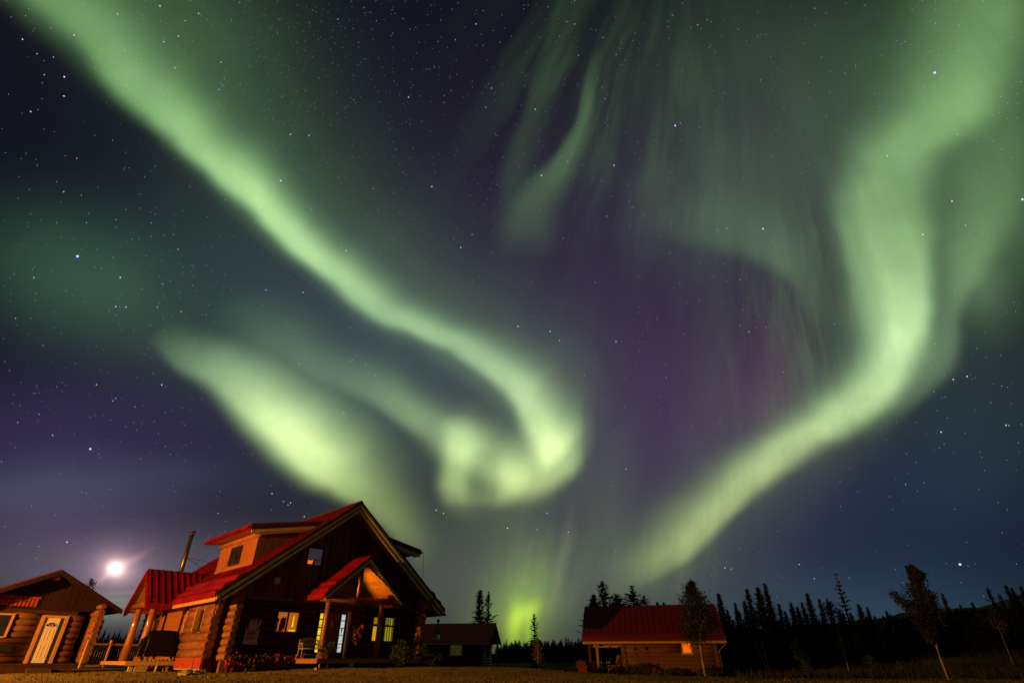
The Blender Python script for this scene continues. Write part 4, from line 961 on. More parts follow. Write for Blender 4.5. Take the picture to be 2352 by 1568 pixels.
# two snowshoes on the wall of the right cabin
def snowshoe(x, z, tilt, label):
    o = empty('snowshoe', tuple(rc.matrix_basis @ Vector((x, .76, z - RB))), rc.rotation_euler.z); o.rotation_euler = (0, tilt, rc.rotation_euler.z)
    tag(o, label, 'snowshoe', 'snowshoes hung on the right cabin wall')
    mb = MB(); P = []
    for k in range(18):
        a = 2 * math.pi * k / 18; P.append((.115 * math.sin(a) * (1 - .25 * math.cos(a)), 0, .27 * math.cos(a) + (-.10 if False else 0)))
    for k in range(18): mb.tube([P[k], P[(k + 1) % 18]], .013, n=5)
    mb.tube([(0, 0, -.27), (.01, 0, -.50)], .016, n=5); mb.build('hoop', M['dark_trim'], o)
    mb = MB()
    for k in range(-4, 5):
        zz = k * .055; w_ = .11 * math.sqrt(max(0, 1 - (zz / .27) ** 2)); mb.tube([(-w_, 0, zz), (w_, 0, zz + .02)], .004, n=4); mb.tube([(-w_, 0, zz + .02), (w_, 0, zz - .03)], .004, n=4)
    mb.build('lacing', M['dark_trim'], o)
    mb = MB(); mb.box(-.055, .055, -.02, .02, -.10, .08); mb.build('binding', M['dark'], o)
snowshoe(3.62, .66, -.30, 'dark snowshoe with a thin tail, nearer the porch of the right cabin')
snowshoe(4.40, .66, -.28, 'dark snowshoe with a heavy black binding, nearer the orange window')

# ================================================================== things around the house
def hpt(s, t, z): return house.matrix_basis @ Vector((s, t, z - HB))
HR = R(45)
# white cast iron bench on the porch
b = empty('garden_bench', tuple(hpt(-2.12, -.75, .07)), HR)
tag(b, 'small white iron lattice bench at the left end of the front porch', 'bench')
mb = MB(); W_, SH = .50, .40
mb.tube([(-W_, 0, SH), (W_, 0, SH), (W_, -.40, SH), (-W_, -.40, SH), (-W_, 0, SH)], .018, n=6)
for k in range(11): x = -W_ + 2 * W_ * (k + .5) / 11; mb.tube([(x, 0, SH), (x, -.40, SH - .01)], .010, n=4)
mb.build('seat', M['iron_white'], b)
mb = MB(); top = lambda x: SH + .36 + .07 * (1 - (x / W_) ** 2)
pts = [(-W_, .02, SH)] + [(-W_ + 2 * W_ * k / 12, .06, top(-W_ + 2 * W_ * k / 12)) for k in range(13)] + [(W_, .02, SH)]
mb.tube(pts, .018, n=6)
for k in range(9):
    x0 = -W_ + 2 * W_ * k / 9; x1 = x0 + 2 * W_ / 9
    for (a, c_) in ((SH, SH + .2), (SH + .2, SH + .38)):
        mb.tube([(x0, .04, a), ((x0 + x1) / 2, .05, (a + c_) / 2 + .03), (x1, .04, c_)], .014, n=4); mb.tube([(x1, .04, a), ((x0 + x1) / 2, .05, (a + c_) / 2 + .03), (x0, .04, c_)], .014, n=4)
mb.tube([(-W_, .045, SH + .2), (W_, .045, SH + .2)], .009, n=4)
mb.build('backrest', M['iron_white'], b)
for sx in (-1, 1):
    mb = MB(); x = sx * W_; mb.tube([(x, .04, SH + .24), (x, -.22, SH + .24), (x, -.42, SH + .18), (x, -.40, SH)], .017, n=6)
    for k in range(4): y = -.05 - .09 * k; mb.tube([(x, y, SH), (x, y - .05, SH + .12), (x, y, SH + .23)], .009, n=4)
    mb.build('armrest', M['iron_white'], b)
    for y0, y1 in ((-.38, -.44), (-.02, .08)):
        mb = MB(); mb.tube([(x, y0, SH), (x, y0 - .01, SH * .6), (x * 1.04, y1, 0)], [.024, .018, .016], n=6); mb.build('leg', M['iron_white'], b)
mb = MB(); mb.tube([(-W_, -.40, .16), (W_, -.40, .16)], .009, n=4); mb.build('stretcher', M['iron_white'], b)

def foliage(mb, fn, n, size, up=0.0, asp=.55):
    for _ in range(n):
        p = fn(); mb.leaf(p, size * (.6 + .8 * random.random()), up, asp)
def blob(rx, ry, rz, c=(0, 0, 0), bias=.6):
    def f():
        while True:
            v = Vector((random.uniform(-1, 1), random.uniform(-1, 1), random.uniform(-1, 1)))
            if v.length <= 1: break
        l = v.length ** (bias); v = v.normalized() * l if v.length > 0 else v
        k = 1 + .22 * math.sin(v.x * 7 + c[0]) * math.sin(v.y * 6 + v.z * 5)
        return (c[0] + v.x * rx * k, c[1] + v.y * ry * k, c[2] + v.z * rz * k)
    return f
def bush(name, loc, rx, ry, rz, n, label, cat='bush', mat='leaf', size=.05, flowers=None, group=None, stems=True):
    o = empty(name, loc); tag(o, label, cat, group)
    mb = MB(); foliage(mb, blob(rx, ry, rz, (0, 0, rz)), n, size); mb.build('foliage', M[mat], o)
    if stems:
        mb = MB()
        for k in range(7): a = k * .9; mb.tube([(0, 0, 0), (rx * .3 * math.cos(a), ry * .3 * math.sin(a), rz * .8), (rx * .7 * math.cos(a), ry * .7 * math.sin(a), rz * 1.6)], [.02, .012, .006], n=5)
        mb.build('stem', M['bark'], o)
    if flowers:
        fm, fn_, fs = flowers
        for c_ in range(fn_):
            p = Vector(blob(rx * 1.05, ry * 1.05, rz * 1.05, (0, 0, rz), .15)())
            mb = MB()
            for _ in range(9): mb.leaf(p + Vector((random.gauss(0, .35), random.gauss(0, .35), random.gauss(0, .35))) * fs, fs * .55, 0, .8)
            mb.build('blossom', M[fm], o)
    return o
# flower box along the front wall
fb = empty('flower_box', tuple(hpt(-3.6, .55, HB)), HR); tag(fb, 'long planter crowded with red geraniums under the banner and the lit window', 'flower box')
mb = MB(); mb.box(-1.75, 1.75, -.14, .14, .24, .44); mb.box(-1.7, -1.55, -.12, .12, -.08, .24); mb.box(1.5, 1.65, -.12, .12, -.08, .24); mb.box(-.1, .1, -.12, .12, -.05, .24); mb.build('planter', M['dark_trim'], fb)
mb = MB()
for k in range(18): foliage(mb, blob(.20, .22, .17, (-1.7 + 3.4 * k / 17 + random.uniform(-.05, .05), -.05, .56 + random.uniform(-.05, .05))), 110, .042)
foliage(mb, blob(.22, .2, .3, (-.75, -.28, .25)), 140, .045)
mb.build('foliage', M['leaf'], fb)
for k in range(96):
    x = random.uniform(-1.85, 1.85); p = Vector((x, -.16 + random.gauss(0, .10), .58 + random.gauss(0, .12) - (.12 if x < -1.2 else 0)))
    mb = MB()
    for _ in range(10): mb.leaf(p + Vector((random.gauss(0, .3), random.gauss(0, .3), random.gauss(0, .3))) * .06, .038, 0, .8)
    mb.build('blossom', M['red_flower'], fb)
# hanging basket beside the door
hbk = empty('hanging_basket', tuple(hpt(1.18, .62, .95)), HR); tag(hbk, 'hanging basket of trailing red flowers to the right of the front door', 'hanging basket')
mb = MB(); mb.tube([(0, 0, .10), (0, 0, .32)], [.10, .19], n=12); mb.build('pot', M['dark_trim'], hbk)
mb = MB()
for k in range(3): a = k * 2.1; mb.tube([(.18 * math.cos(a), .18 * math.sin(a), .32), (0, 0, .85)], .005, n=4)
mb.tube([(0, 0, .85), (0, 0, 1.95)], .006, n=4); mb.build('hanger', M['wire'], hbk)
mb = MB(); foliage(mb, blob(.24, .2, .22, (.02, 0, .32)), 300, .045); foliage(mb, blob(.10, .1, .18, (-.16, -.05, .05)), 80, .04); foliage(mb, blob(.10, .1, .15, (.20, 0, .52)), 80, .04); mb.build('foliage', M['leaf'], hbk)
for (x, z) in ((-.20, .14), (-.17, .05), (-.23, .22), (-.08, -.16), (-.03, .42), (.0, .34), (.04, .27), (.12, .2), (.20, .16), (.22, .58), (.24, .70), (.20, .66), (.30, .55), (-.02, .50), (-.12, -.08), (.16, .25)):
    mb = MB(); 
    for _ in range(9): mb.leaf((x + random.gauss(0, .022), -.20 + random.gauss(0, .03), z + random.gauss(0, .025)), .034, 0, .8)
    mb.build('blossom', M['red_flower'], hbk)
# potted dry plant at the left porch post
pp = empty('potted_plant', tuple(hpt(-1.35, -1.25, .07)), HR); tag(pp, 'bushy potted plant with dry curling stems at the foot of the left porch post', 'plant')
mb = MB(); mb.tube([(0, 0, 0), (0, 0, .26)], [.13, .18], n=12); mb.build('pot', M['dark'], pp)
mb = MB(); foliage(mb, blob(.34, .3, .30, (.12, 0, .36)), 620, .035); mb.build('foliage', M['leaf'], pp)
mb = MB(); foliage(mb, blob(.26, .2, .14, (-.22, -.15, .14)), 150, .045, 1.2, .25)
foliage(mb, blob(.05, .05, .1, (.22, -.1, .62)), 30, .04, 1.0, .3)
for k in range(9): a = random.uniform(-2.6, 2.6); mb.tube([(0, 0, .25), (.3 * math.sin(a), -.15, .45), (.42 * math.sin(a) + .1, -.2, .42 + .2 * math.cos(a))], .007, n=4)
mb.build('dry_stem', M['dry_leaf'], pp)
# shrubs right of the porch
def hbush(s, t, *a, **k):
    p = hpt(s, t, 0); return bush(k.pop('name', 'flowering_shrub'), (p.x, p.y, gw(p.x, p.y)), *a, **k)
hbush(.95, -2.2 + 1.2, .38, .3, .38, 420, 'low shrub with a few pink blossoms below the front door basket', flowers=('pink_flower', 7, .06), name='pink_flower_shrub')
hbush(2.35, -2.05, .50, .45, .62, 900, 'leafy shrub growing against the right porch post', flowers=('red_flower', 2, .06), name='porch_shrub')
hbush(3.9, -.6, .65, .5, .50, 800, 'dark rounded shrub between the porch and the right corner of the house', name='round_shrub')
hbush(5.2, -.2, .50, .4, .55, 700, 'dark shrub at the right front corner of the house', name='corner_shrub')
for (s, t, rr, rh, lab) in ((6.6, 1.0, .75, .5, 'low dark bush just past the right corner of the house'), (8.2, 3.2, .9, .42, 'spreading dark bush between the log house and the distant cabin')):
    hbush(s, t, rr, rr * .8, rh, 800, lab, name='bush')
# tall foreground twigs that shade the right corner
# covered grill on the side porch
gr = empty('covered_barbecue', tuple(hpt(-6.85, 6.05, -.04)), HR); tag(gr, 'barbecue under a black vinyl cover on the side porch', 'barbecue')
mb = MB(); n = 72; prof = [(1.0, .20), (.99, .55), (.94, .95), (.90, 1.22), (.80, 1.33), (0.0, 1.36)]
rings = []
for (k_, z) in prof:
    rr = []
    for i in range(n):
        a = 2 * math.pi * i / n; ca, sa = math.cos(a), math.sin(a)
        ex = (abs(ca) ** .35) * (1 if ca > 0 else -1); ey = (abs(sa) ** .35) * (1 if sa > 0 else -1)
        fold = 1 + .11 * math.sin(i * 2 * math.pi * 9 / n + .6 * math.sin(i * .5)) * (1.45 - z)
        sl = (.86 if (z > 1.0 and ca < -.5) else 1)
        rr.append((ex * .86 * k_ * fold * sl, ey * .32 * k_ * fold, z * (.88 if ca < -.8 and z > 1 else 1) + .012 * math.sin(i * 1.9)))
    rings.append(rr)
for r in rings: mb.v += r
for j in range(len(rings) - 1):
    for i in range(n): mb.f.append([j * n + i, j * n + (i + 1) % n, (j + 1) * n + (i + 1) % n, (j + 1) * n + i]); mb.mi.append(0); mb.sm.append(True)
mb.build('cover', M['tarp'], gr)
for x in (-.55, .45):
    mb = MB(); mb.tube([(x, -.22, 0), (x, -.22, .3)], .02, n=6); mb.tube([(x, -.22, 0), (x, -.20, .02)], .045, n=8); mb.build('leg', M['zinc'], gr)
# a rough row of stones on the deck below the cover
def stone(loc, size, label, group):
    bm = bmesh.new(); bmesh.ops.create_icosphere(bm, subdivisions=2, radius=1)
    sx, sy, sz = size; sd = random.random() * 9
    for v in bm.verts:
        k = 1 + .22 * math.sin(v.co.x * 3 + sd) * math.cos(v.co.y * 4 + sd) + .12 * math.sin(v.co.z * 7 + sd * 2)
        v.co = Vector((v.co.x * sx * k, v.co.y * sy * k, max(-.5, v.co.z) * sz * k))
    me = bpy.data.meshes.new('stone'); bm.to_mesh(me); bm.free(); me.materials.append(M['rock'])
    o = bpy.data.objects.new('stone', me); COL.objects.link(o); o.location = loc; o.rotation_euler = (0, 0, random.random() * 6); tag(o, label, 'stone', group)
for i in range(8):
    p = hpt(-7.55 + .2 * i + random.uniform(-.04, .04), 5.84, 0); stone((p.x, p.y, EYE + .0), (.08, .06, .05), 'small lit stone on the edge of the side porch deck', 'stones along the side porch deck')
for i, (px_s, py_s, dd, sz) in enumerate(((722, 2703, 28.0, .12), (745, 2699, 28.3, .20), (768, 2698, 28.4, .16), (783, 2701, 28.2, .15), (803, 2698, 28.6, .12), (757, 2704, 28.0, .10), (735, 2705, 27.8, .12))):
    p = at(px_s, py_s, dd); stone((p.x, p.y, gw(p.x, p.y) + .03), (sz * 1.3, sz, sz * .8), 'pale field stone in the heap on the grass left of the house corner', 'stones heaped before the house corner')

# rail fence between the cabin and the side porch
fe = empty('rail_fence', tuple(at(440, 2640, 40.5))); fe.location.z = EYE - .35
tag(fe, 'timber rail fence with wire mesh between the left cabin and the house', 'fence')
d_ = (at(500, 2640, 41) - at(380, 2640, 40)); d_.z = 0; d_.normalize(); c0 = Vector((0, 0, 0))
def fp(a, z): return tuple(d_ * a + Vector((0, 0, z)))
mb = MB(); mb.beam(fp(-1.6, 1.10), fp(1.9, 1.10), .05, .10); mb.build('rail', M['trim'], fe)
mb = MB(); mb.beam(fp(-1.6, .10), fp(1.9, .10), .05, .09); mb.build('rail', M['trim'], fe)
for a in (-1.55, -.28, 1.85):
    mb = MB(); mb.beam(fp(a, 0), fp(a, 1.3), .10, .08, tuple(d_)); mb.build('post', M['trim'], fe)
mb = MB()
for k in range(26): mb.tube([fp(-1.5 + k * .13, .1), fp(-1.5 + k * .13, 1.1)], .004, n=4)
mb.build('mesh', M['zinc'], fe)

# chairs and table by the right cabin
def armchair(loc, rz, mat, label, high=.95):
    o = empty('armchair', loc, rz); tag(o, label, 'chair')
    mb = MB()
    for k in range(5):
        x = -.24 + .12 * k; h = high - .05 * abs(k - 2); mb.beam((x, .12, .30), (x * 1.25, .42, h), .10, .02, (0, 1, 0))
    mb.build('backrest', mat, o)
    mb = MB()
    for k in range(5): mb.beam((-.27, -.42 + .13 * k, .38 - .035 * k), (.27, -.42 + .13 * k, .38 - .035 * k), .115, .02)
    mb.build('seat', mat, o)
    for sx in (-1, 1):
        mb = MB(); mb.box(sx * .36 - .06, sx * .36 + .06, -.48, .32, .55, .575); mb.build('armrest', mat, o)
        mb = MB(); mb.box(sx * .32 - .02, sx * .32 + .02, -.44, -.34, 0, .55); mb.build('leg', mat, o)
        mb = MB(); mb.beam((sx * .30, -.40, .36), (sx * .30, .55, .02), .03, .12); mb.build('leg', mat, o)
    return o
def gat(px, py, D): p = at(px, py, D); return (p.x, p.y, gw(p.x, p.y))
armchair(gat(2336, 2702, 40.5), R(150), M['red_chair'], 'red slatted armchair seen from behind, left of the cabin porch')
armchair(gat(2362, 2702, 41.2), R(200), M['red_chair'], 'second red slatted armchair, the one touching the porch posts')
p = rc.matrix_basis @ Vector((2.30, 1.4, .27)); armchair(tuple(p), R(240), M['red_chair'], 'tall orange-lit armchair on the cabin porch by the log corner', 1.25)
p = rc.matrix_basis @ Vector((2.05, 2.3, .27)); armchair(tuple(p), R(230), M['white_plastic'], 'pale armchair on the cabin porch behind the orange-lit one', 1.25)
p = rc.matrix_basis @ Vector((1.45, 1.6, .27)); tb = empty('porch_table', tuple(p), rc.rotation_euler.z); tag(tb, 'small dark table set with things on the right cabin porch', 'table')
mb = MB(); mb.tube([(0, 0, .66), (0, 0, .70)], .45, n=20); mb.build('table_top', M['dark_trim'], tb)
for sx, sy in ((-1, -1), (1, -1), (1, 1), (-1, 1)):
    mb = MB(); mb.tube([(sx * .2, sy * .2, .66), (sx * .3, sy * .3, 0)], .02, n=6); mb.build('leg', M['dark_trim'], tb)
for k, (x, y, lab) in enumerate(((.25, -.2, 'pale cup at the right rim of the porch table'), (-.3, -.15, 'pale cup at the left rim of the porch table'), (.05, .1, 'pale cup in the middle of the porch table'))):
    q = tb.matrix_basis @ Vector((x, y, .70)); mb = MB(); mb.tube([(0, 0, 0), (0, 0, .10)], [.035, .045], n=8); o = mb.build('cup', M['white_plastic']); o.location = q; tag(o, lab, 'cup', 'cups on the porch table')
p = rc.matrix_basis @ Vector((.95, .40, .35)); bush('potted_flowers', tuple(p), .16, .16, .16, 120, 'little pot of bright flowers at the foot of the lit porch post', cat='plant', size=.04, flowers=('red_flower', 3, .05), stems=False)
def rbush(s, t, rx, rz, n, lab, mat='leaf'):
    q = rc.matrix_basis @ Vector((s, t, 0)); return bush('bush', (q.x, q.y, gw(q.x, q.y)), rx, rx * .7, rz, n, lab, mat=mat, size=.055)
rbush(1.3, -.35, .75, .36, 700, 'dark bush in front of the right cabin porch')
rbush(3.1, .1, .55, .42, 600, 'dark bush below the nearer snowshoe')
rbush(4.1, .1, .75, .50, 900, 'wide dark bush in the middle of the right cabin wall')
rbush(4.75, -.4, .22, .33, 160, 'small plant with pale yellow leaves before the right cabin wall', 'dry_leaf')
rbush(6.1, .1, .8, .36, 800, 'dark bush under the orange window of the right cabin')
rbush(8.2, -.1, .9, .42, 900, 'dark bush at the right end of the right cabin')
q = at(1900, 2672, 58); bush('bush', (-1.0, 57.5, gw(-1.0, 57.5)), 1.5, .8, .35, 500, 'dark bush at the corner of the distant cabin')

# street lamp that lights the yard, on its pole left of the view
LX, LY = -28.15, 11.33
LZ = 3.4
lamp = empty('street_lamp', (LX, LY, gw(LX, LY))); tag(lamp, 'sodium yard lamp on a wooden pole at the far left of the yard', 'street lamp')
g0 = gw(LX, LY); hz = EYE + LZ - g0
mb = MB(); mb.tube([(-.8, -.3, -.3), (-.8, -.3, hz + .7)], [.14, .11], n=12); mb.build('pole', M['bark'], lamp)
mb = MB(); mb.tube([(-.8, -.3, hz + .35), (-.4, -.15, hz + .40), (0, 0, hz + .30)], .03, n=8); mb.build('arm', M['zinc'], lamp)
mb = MB(); mb.tube([(0, 0, hz + .34), (0, 0, hz + .22), (0, 0, hz + .12)], [.07, .13, .20], n=16, cap=False); mb.build('lamp_head', M['zinc'], lamp)
pl = bpy.data.lights.new('sodium_bulb', 'POINT'); pl.energy = 31000; pl.color = (1.0, .37, .055); pl.shadow_soft_size = .10
po = bpy.data.objects.new('sodium_bulb', pl); COL.objects.link(po); po.location = (LX, LY, EYE + LZ)

# ================================================================== trees
def branch_tuft(mb, base, d, L, droop, k, size, rnd):
    for j in range(k):
        f = (j + .6) / k; p = base + d * (L * f) + Vector((0, 0, -droop * L * f * f + droop * .45 * L * f ** 4))
        s_ = size * (1.15 - .55 * f)
        q = Vector((rnd.gauss(0, .35), rnd.gauss(0, .35), rnd.gauss(-.15, .3)))
        e = (d + q).normalized() * s_; u = d.cross(Vector((rnd.gauss(0, .3), rnd.gauss(0, .3), 1))).normalized() * s_ * .5
        mb.add([p - e * .5, p + u, p + e, p - u], [(0, 1, 2, 3)])
def spruce(name, H, wid, levels, per, seed, top_open=.0, base=.06, irregular=.35, mat='needle', clump=0.0, lean=0.0):
    rnd = random.Random(seed); o = empty(name, (0, 0, 0))
    mb = MB(); mb.tube([(0, 0, -.3), (lean * .3 * H * .3, 0, H * .5), (lean * H * .3, 0, H)], [H * .017, H * .010, H * .002], n=6); mb.build('trunk', M['bark'], o)
    mb = MB()
    for i in range(levels):
        f = base + (1 - base) * (i / (levels - 1)) ** 1.05; z = f * H
        env = wid * H * ((1 - f) ** .72) * (1 + .12 * math.sin(i * 1.9 + seed)) + .016 * H
        if clump and math.sin(f * 23 + seed * 1.7) < clump: env *= .45
        for k in range(per):
            a = 2 * math.pi * (k + rnd.random() * .8) / per + i * .7; d = Vector((math.cos(a), math.sin(a), .10 + .5 * f))
            L = env * (1 - irregular + irregular * 1.3 * rnd.random())
            if rnd.random() < top_open: continue
            kk = max(2, int(2 + L / (H * .022))); kk = min(kk, 7)
            branch_tuft(mb, Vector((lean * .3 * z, 0, z)), d.normalized(), L, .35 * (1 - f), kk, H * .030 + L * .12, rnd)
    mb.build('crown', M[mat], o)
    return o
def leafy(name, H, seed, crown0=.4, wid=.22, nleaf=1500, leafs=.06, mat='aspen', bark='birch_bark', fork=False, cl=16, trunk_r=.011, extra=(), cone=False):
    rnd = random.Random(seed); o = empty(name, (0, 0, 0)); mb = MB(); cr_ = MB()
    def trunk(ax, ay, hh):
        pts = [(ax * z / H + .03 * math.sin(z * 1.3 + seed), ay * z / H, z) for z in [H * hh * k / 6 for k in range(7)]]; pts[0] = (0, 0, -.2)
        mb.tube(pts, [H * trunk_r * (1 - .13 * k) for k in range(7)], n=7); return pts
    T = [trunk(0, 0, 1)]
    if fork: T.append(trunk(-H * .16, .2, .92))
    for k in range(cl):
        f = crown0 + (1 - crown0) * (k + rnd.random()) / cl; z = f * H
        a = rnd.random() * 6.28; env = wid * H * math.sin(math.pi * min(1, max(.08, (f - crown0 + .10) / (1.08 - crown0)))) ** .8
        if cone: env = wid * H * (min(1.0, (1.02 - f) / (1 - crown0)) ** .85) * (.75 if f < crown0 + .08 else 1.0)
        L = env * (.35 + .75 * rnd.random()); tz = T[k % len(T)]
        bx = Vector((tz[0][0], 0, 0)); base = Vector((tz[3][0] * z / (H * .5) if z < H * .5 else tz[3][0] + (tz[6][0] - tz[3][0]) * (z - H * .5) / (H * .5), 0, z))
        tip = base + Vector((math.cos(a) * L, math.sin(a) * L, L * .55))
        mb.tube([base, (base + tip) / 2 + Vector((0, 0, -.02 * H)), tip], [H * .004, H * .003, H * .001], n=4)
        n_ = int(nleaf / cl * (.5 + rnd.random()))
        rr = env * (.34 + .25 * rnd.random()) + .02 * H
        for _ in range(n_):
            t = rnd.random() ** .5; c_ = base + (tip - base) * t
            cr_.leaf(c_ + Vector((rnd.gauss(0, rr * .42), rnd.gauss(0, rr * .42), rnd.gauss(0, rr * .55))), leafs * (.6 + .8 * rnd.random()), 0, .6)
    for (z0, dx, dy, dz, nn, sp) in extra:      # long side limbs that break the outline
        p0 = Vector((0, 0, z0)); p1 = p0 + Vector((dx, dy, dz)); mb.tube([p0, p0 + Vector((dx * .55, dy * .55, dz * .35)), p1], [H * .006, H * .004, H * .001], n=5)
        for _ in range(nn):
            t = rnd.random() ** .7; c_ = p0 + Vector((dx * t, dy * t, dz * (t * t * .6 + .4 * t)))
            cr_.leaf(c_ + Vector((rnd.gauss(0, sp), rnd.gauss(0, sp), rnd.gauss(0, sp))), leafs * (.6 + .8 * rnd.random()), 0, .6)
    mb.build('trunk', M[bark], o); cr_.build('crown', M[mat], o)
    return o
def place(proto, px, top_y, D, label, group=None, cat='tree', used=set(), native=1.0, sx=1.0, rz=None, base_y=None):
    p = at(px, 2640, D); g = gw(p.x, p.y); top = at(px, top_y, D).z
    # the vertical through the tip: same azimuth, so same ground point
    tp = at(px, top_y, D); g = gw(tp.x, tp.y); h = (tp.z - g) / native
    o = proto if proto.name not in used else copy_tree(proto)
    used.add(proto.name)
    o.location = (tp.x, tp.y, g); o.scale = (h * sx, h * sx, h); o.rotation_euler = (0, 0, random.random() * 6.28 if rz is None else rz)
    tag(o, label, cat, group); return o
SA_ = spruce('spruce_tree', 1, .16, 46, 7, 1)
SB_ = spruce('spruce_tree', 1, .21, 44, 7, 2, irregular=.5)
SC_ = spruce('spruce_tree', 1, .12, 44, 6, 3, irregular=.5)
SD_ = spruce('spruce_tree', 1, .23, 34, 6, 4, irregular=.7, top_open=.12, clump=-.3, base=.15)
SE_ = spruce('spruce_tree', 1, .30, 32, 6, 5, irregular=.7, top_open=.08, clump=-.3, base=.2)
# behind the distant cabin
place(SC_, 1920, 2362, 78, 'tall narrow spruce behind the distant cabin, left one of the pair', 'pair of spruces behind the distant cabin', sx=1.6)
place(SD_, 1954, 2368, 79, 'tall ragged spruce behind the distant cabin, right one of the pair', 'pair of spruces behind the distant cabin', sx=.95)
# behind the right cabin
G2 = 'spruces showing over the right cabin roof'
place(SB_, 2374, 2382, 62, 'shortest spruce over the left end of the right cabin roof', G2, sx=1.9)
place(SD_, 2408, 2328, 60, 'tallest open-branched spruce over the left part of the right cabin roof', G2, sx=1.5)
place(SE_, 2440, 2400, 61, 'low bushy spruce close to the right of the tallest roof spruce', G2, sx=1.3)
place(SB_, 2465, 2378, 61, 'small pointed spruce between the tallest and the broadest roof spruces', G2, sx=1.9)
place(SE_, 2528, 2346, 60, 'broadest spruce over the middle of the right cabin roof', G2, sx=1.7)
place(SD_, 2576, 2386, 61, 'thin sparse spruce right of the broadest roof spruce', G2, sx=1.3)
place(SA_, 2629, 2413, 64, 'tip of a spruce just clearing the roof left of the birch', G2)
place(SA_, 2655, 2414, 64, 'tip of a spruce just clearing the roof, next to the birch', G2)
# the forest on the right
G3 = 'spruces of the forest right of the cabins'
FR = [(2874,2377,56,'A',1.1,'spruce rising right beside the gable of the right cabin'),(2908,2440,60,'B',1,0),(2940,2415,58,'A',.9,0),(2955,2446,61,'B',1,0),(2976,2404,60,'C',1.3,0),(2988,2359,58,'C',1.2,'slim spire spruce, first tall one right of the cabin gable'),
      (3030,2352,58,'B',1.25,'broad tall spruce, left of two standing close together'),(3059,2338,60,'A',.9,'sharp tall spruce, right of two standing close together'),(3080,2420,57,'B',1,0),(3115,2418,60,'C',1.3,0),(3140,2448,62,'A',1.2,0),(3163,2413,59,'B',1.1,0),
      (3189,2430,62,'A',1.1,0),(3208,2412,60,'B',.9,0),(3228,2376,58,'A',1.05,'tall leaning-tipped spruce halfway along the forest edge'),(3252,2452,60,'B',1,0),(3276,2399,61,'C',1.2,0),(3306,2396,59,'E',.7,'broad rounded dark spruce beside the tall bare tree'),(3355,2440,62,'B',1,0),(3372,2455,62,'A',1.1,0),
      (3400,2450,60,'B',1,0),(3433,2419,60,'B',1.15,0),(3468,2430,62,'C',1.1,0),(3498,2466,62,'A',1.1,0),(3520,2470,64,'B',1,0),(3545,2446,62,'A',1,0),(3585,2475,62,'B',1,0),(3610,2490,60,'A',1,0),(3700,2470,60,'B',1,0),(3735,2418,58,'E',.6,0),
      (3769,2376,60,'C',1.0,'thin spire spruce right of the tall leafy tree'),(3800,2455,62,'A',1,0),(3841,2420,60,'B',.95,0),(3888,2411,60,'A',1.0,0),(3918,2440,62,'B',1,0),(3949,2350,58,'D',.9,'tall ragged spruce over the hill near the right edge'),(3994,2374,58,'D',.85,0),
      (4023,2345,56,'C',1.2,0),(4047,2354,57,'C',1.1,0),(4084,2350,55,'A',1.0,'spruce at the very right edge of the picture'),(4110,2380,55,'B',1,0),(4150,2350,56,'A',1,0)]
PR = {'A': SA_, 'B': SB_, 'C': SC_, 'D': SD_, 'E': SE_}
for px, ty, D, k, sx, lab in FR: place(PR[k], px, ty, D, lab or 'unremarkable dark spruce lost among the others in the right forest edge', G3, sx=sx)
rnd = random.Random(21)
for k in range(34):   # the darker second row
    px = 2880 + 1300 * (k + rnd.random() * .7) / 34; ty = 2475 + rnd.random() * 30 - (20 if px > 3800 else 0)
    place([SA_, SB_, SB_, SE_][k % 4], px, ty, 54 + rnd.random() * 12 if px > 2950 else 62, 'unremarkable dark spruce lost among the others in the right forest edge', G3, sx=1.3 + .5 * rnd.random())
# individually recognisable leafy trees
L1 = leafy('birch_tree', 1, 11, .36, .21, 11000, .0085, cl=60, cone=True); place(L1, 2764, 2330, 37.6, 'slender birch with a full crown standing before the right cabin', sx=1.4, rz=1.0)
L2 = leafy('aspen_tree', 1, 12, .30, .125, 7500, .010, cl=30, trunk_r=.009, extra=((.52, -.20, .03, .24, 900, .022), (.60, .11, 0, .13, 600, .025), (.45, .12, .02, .12, 500, .03), (.85, .0, 0, .14, 500, .016))); place(L2, 3634, 2262, 33.0, 'tall leafy tree with a pale trunk, the largest on the right', sx=1.1, rz=-.6)
L3 = leafy('birch_tree', 1, 13, .58, .24, 800, .017, cl=14, trunk_r=.008); place(L3, 3962, 2502 - 60, 46, 'birch with a pale yellow crown in front of the forest near the right edge', rz=.4)
L4 = leafy('birch_tree', 1, 14, .66, .16, 600, .016, cl=12, trunk_r=.008); place(L4, 3318, 2408, 50, 'bare-stemmed birch left of the tall bare tree', rz=.9)
L5 = leafy('birch_tree', 1, 15, .50, .22, 900, .018, cl=16, trunk_r=.010, fork=True); place(L5, 3022, 2446, 50, 'two-stemmed birch with a yellowish crown among the spruces', rz=0.0)
L6 = leafy('willow_bush', 1, 16, .05, .26, 1400, .022, cl=26, trunk_r=.006, mat='leaf'); place(L6, 3190, 2550, 47, 'rounded green bush tree low in front of the forest', rz=0.0)
L7 = leafy('willow_bush', 1, 17, .02, .40, 900, .03, cl=20, trunk_r=.006, mat='leaf'); place(L7, 3480, 2618, 40, 'low bright green bush at the field edge', rz=0.0)
place(L7, 3590, 2640, 38, 'small green bush right of the low bright one'); place(L7, 3130, 2690, 46, 'little bush at the forest foot near the two-stemmed birch')
# tall bare tree
DT = spruce('dead_spruce', 1, .13, 16, 4, 31, top_open=.25, base=.35, irregular=.5, mat='dead'); place(DT, 3343, 2299, 52, 'tall nearly bare tree with sparse up-curved branches', rz=.5, sx=1.1)
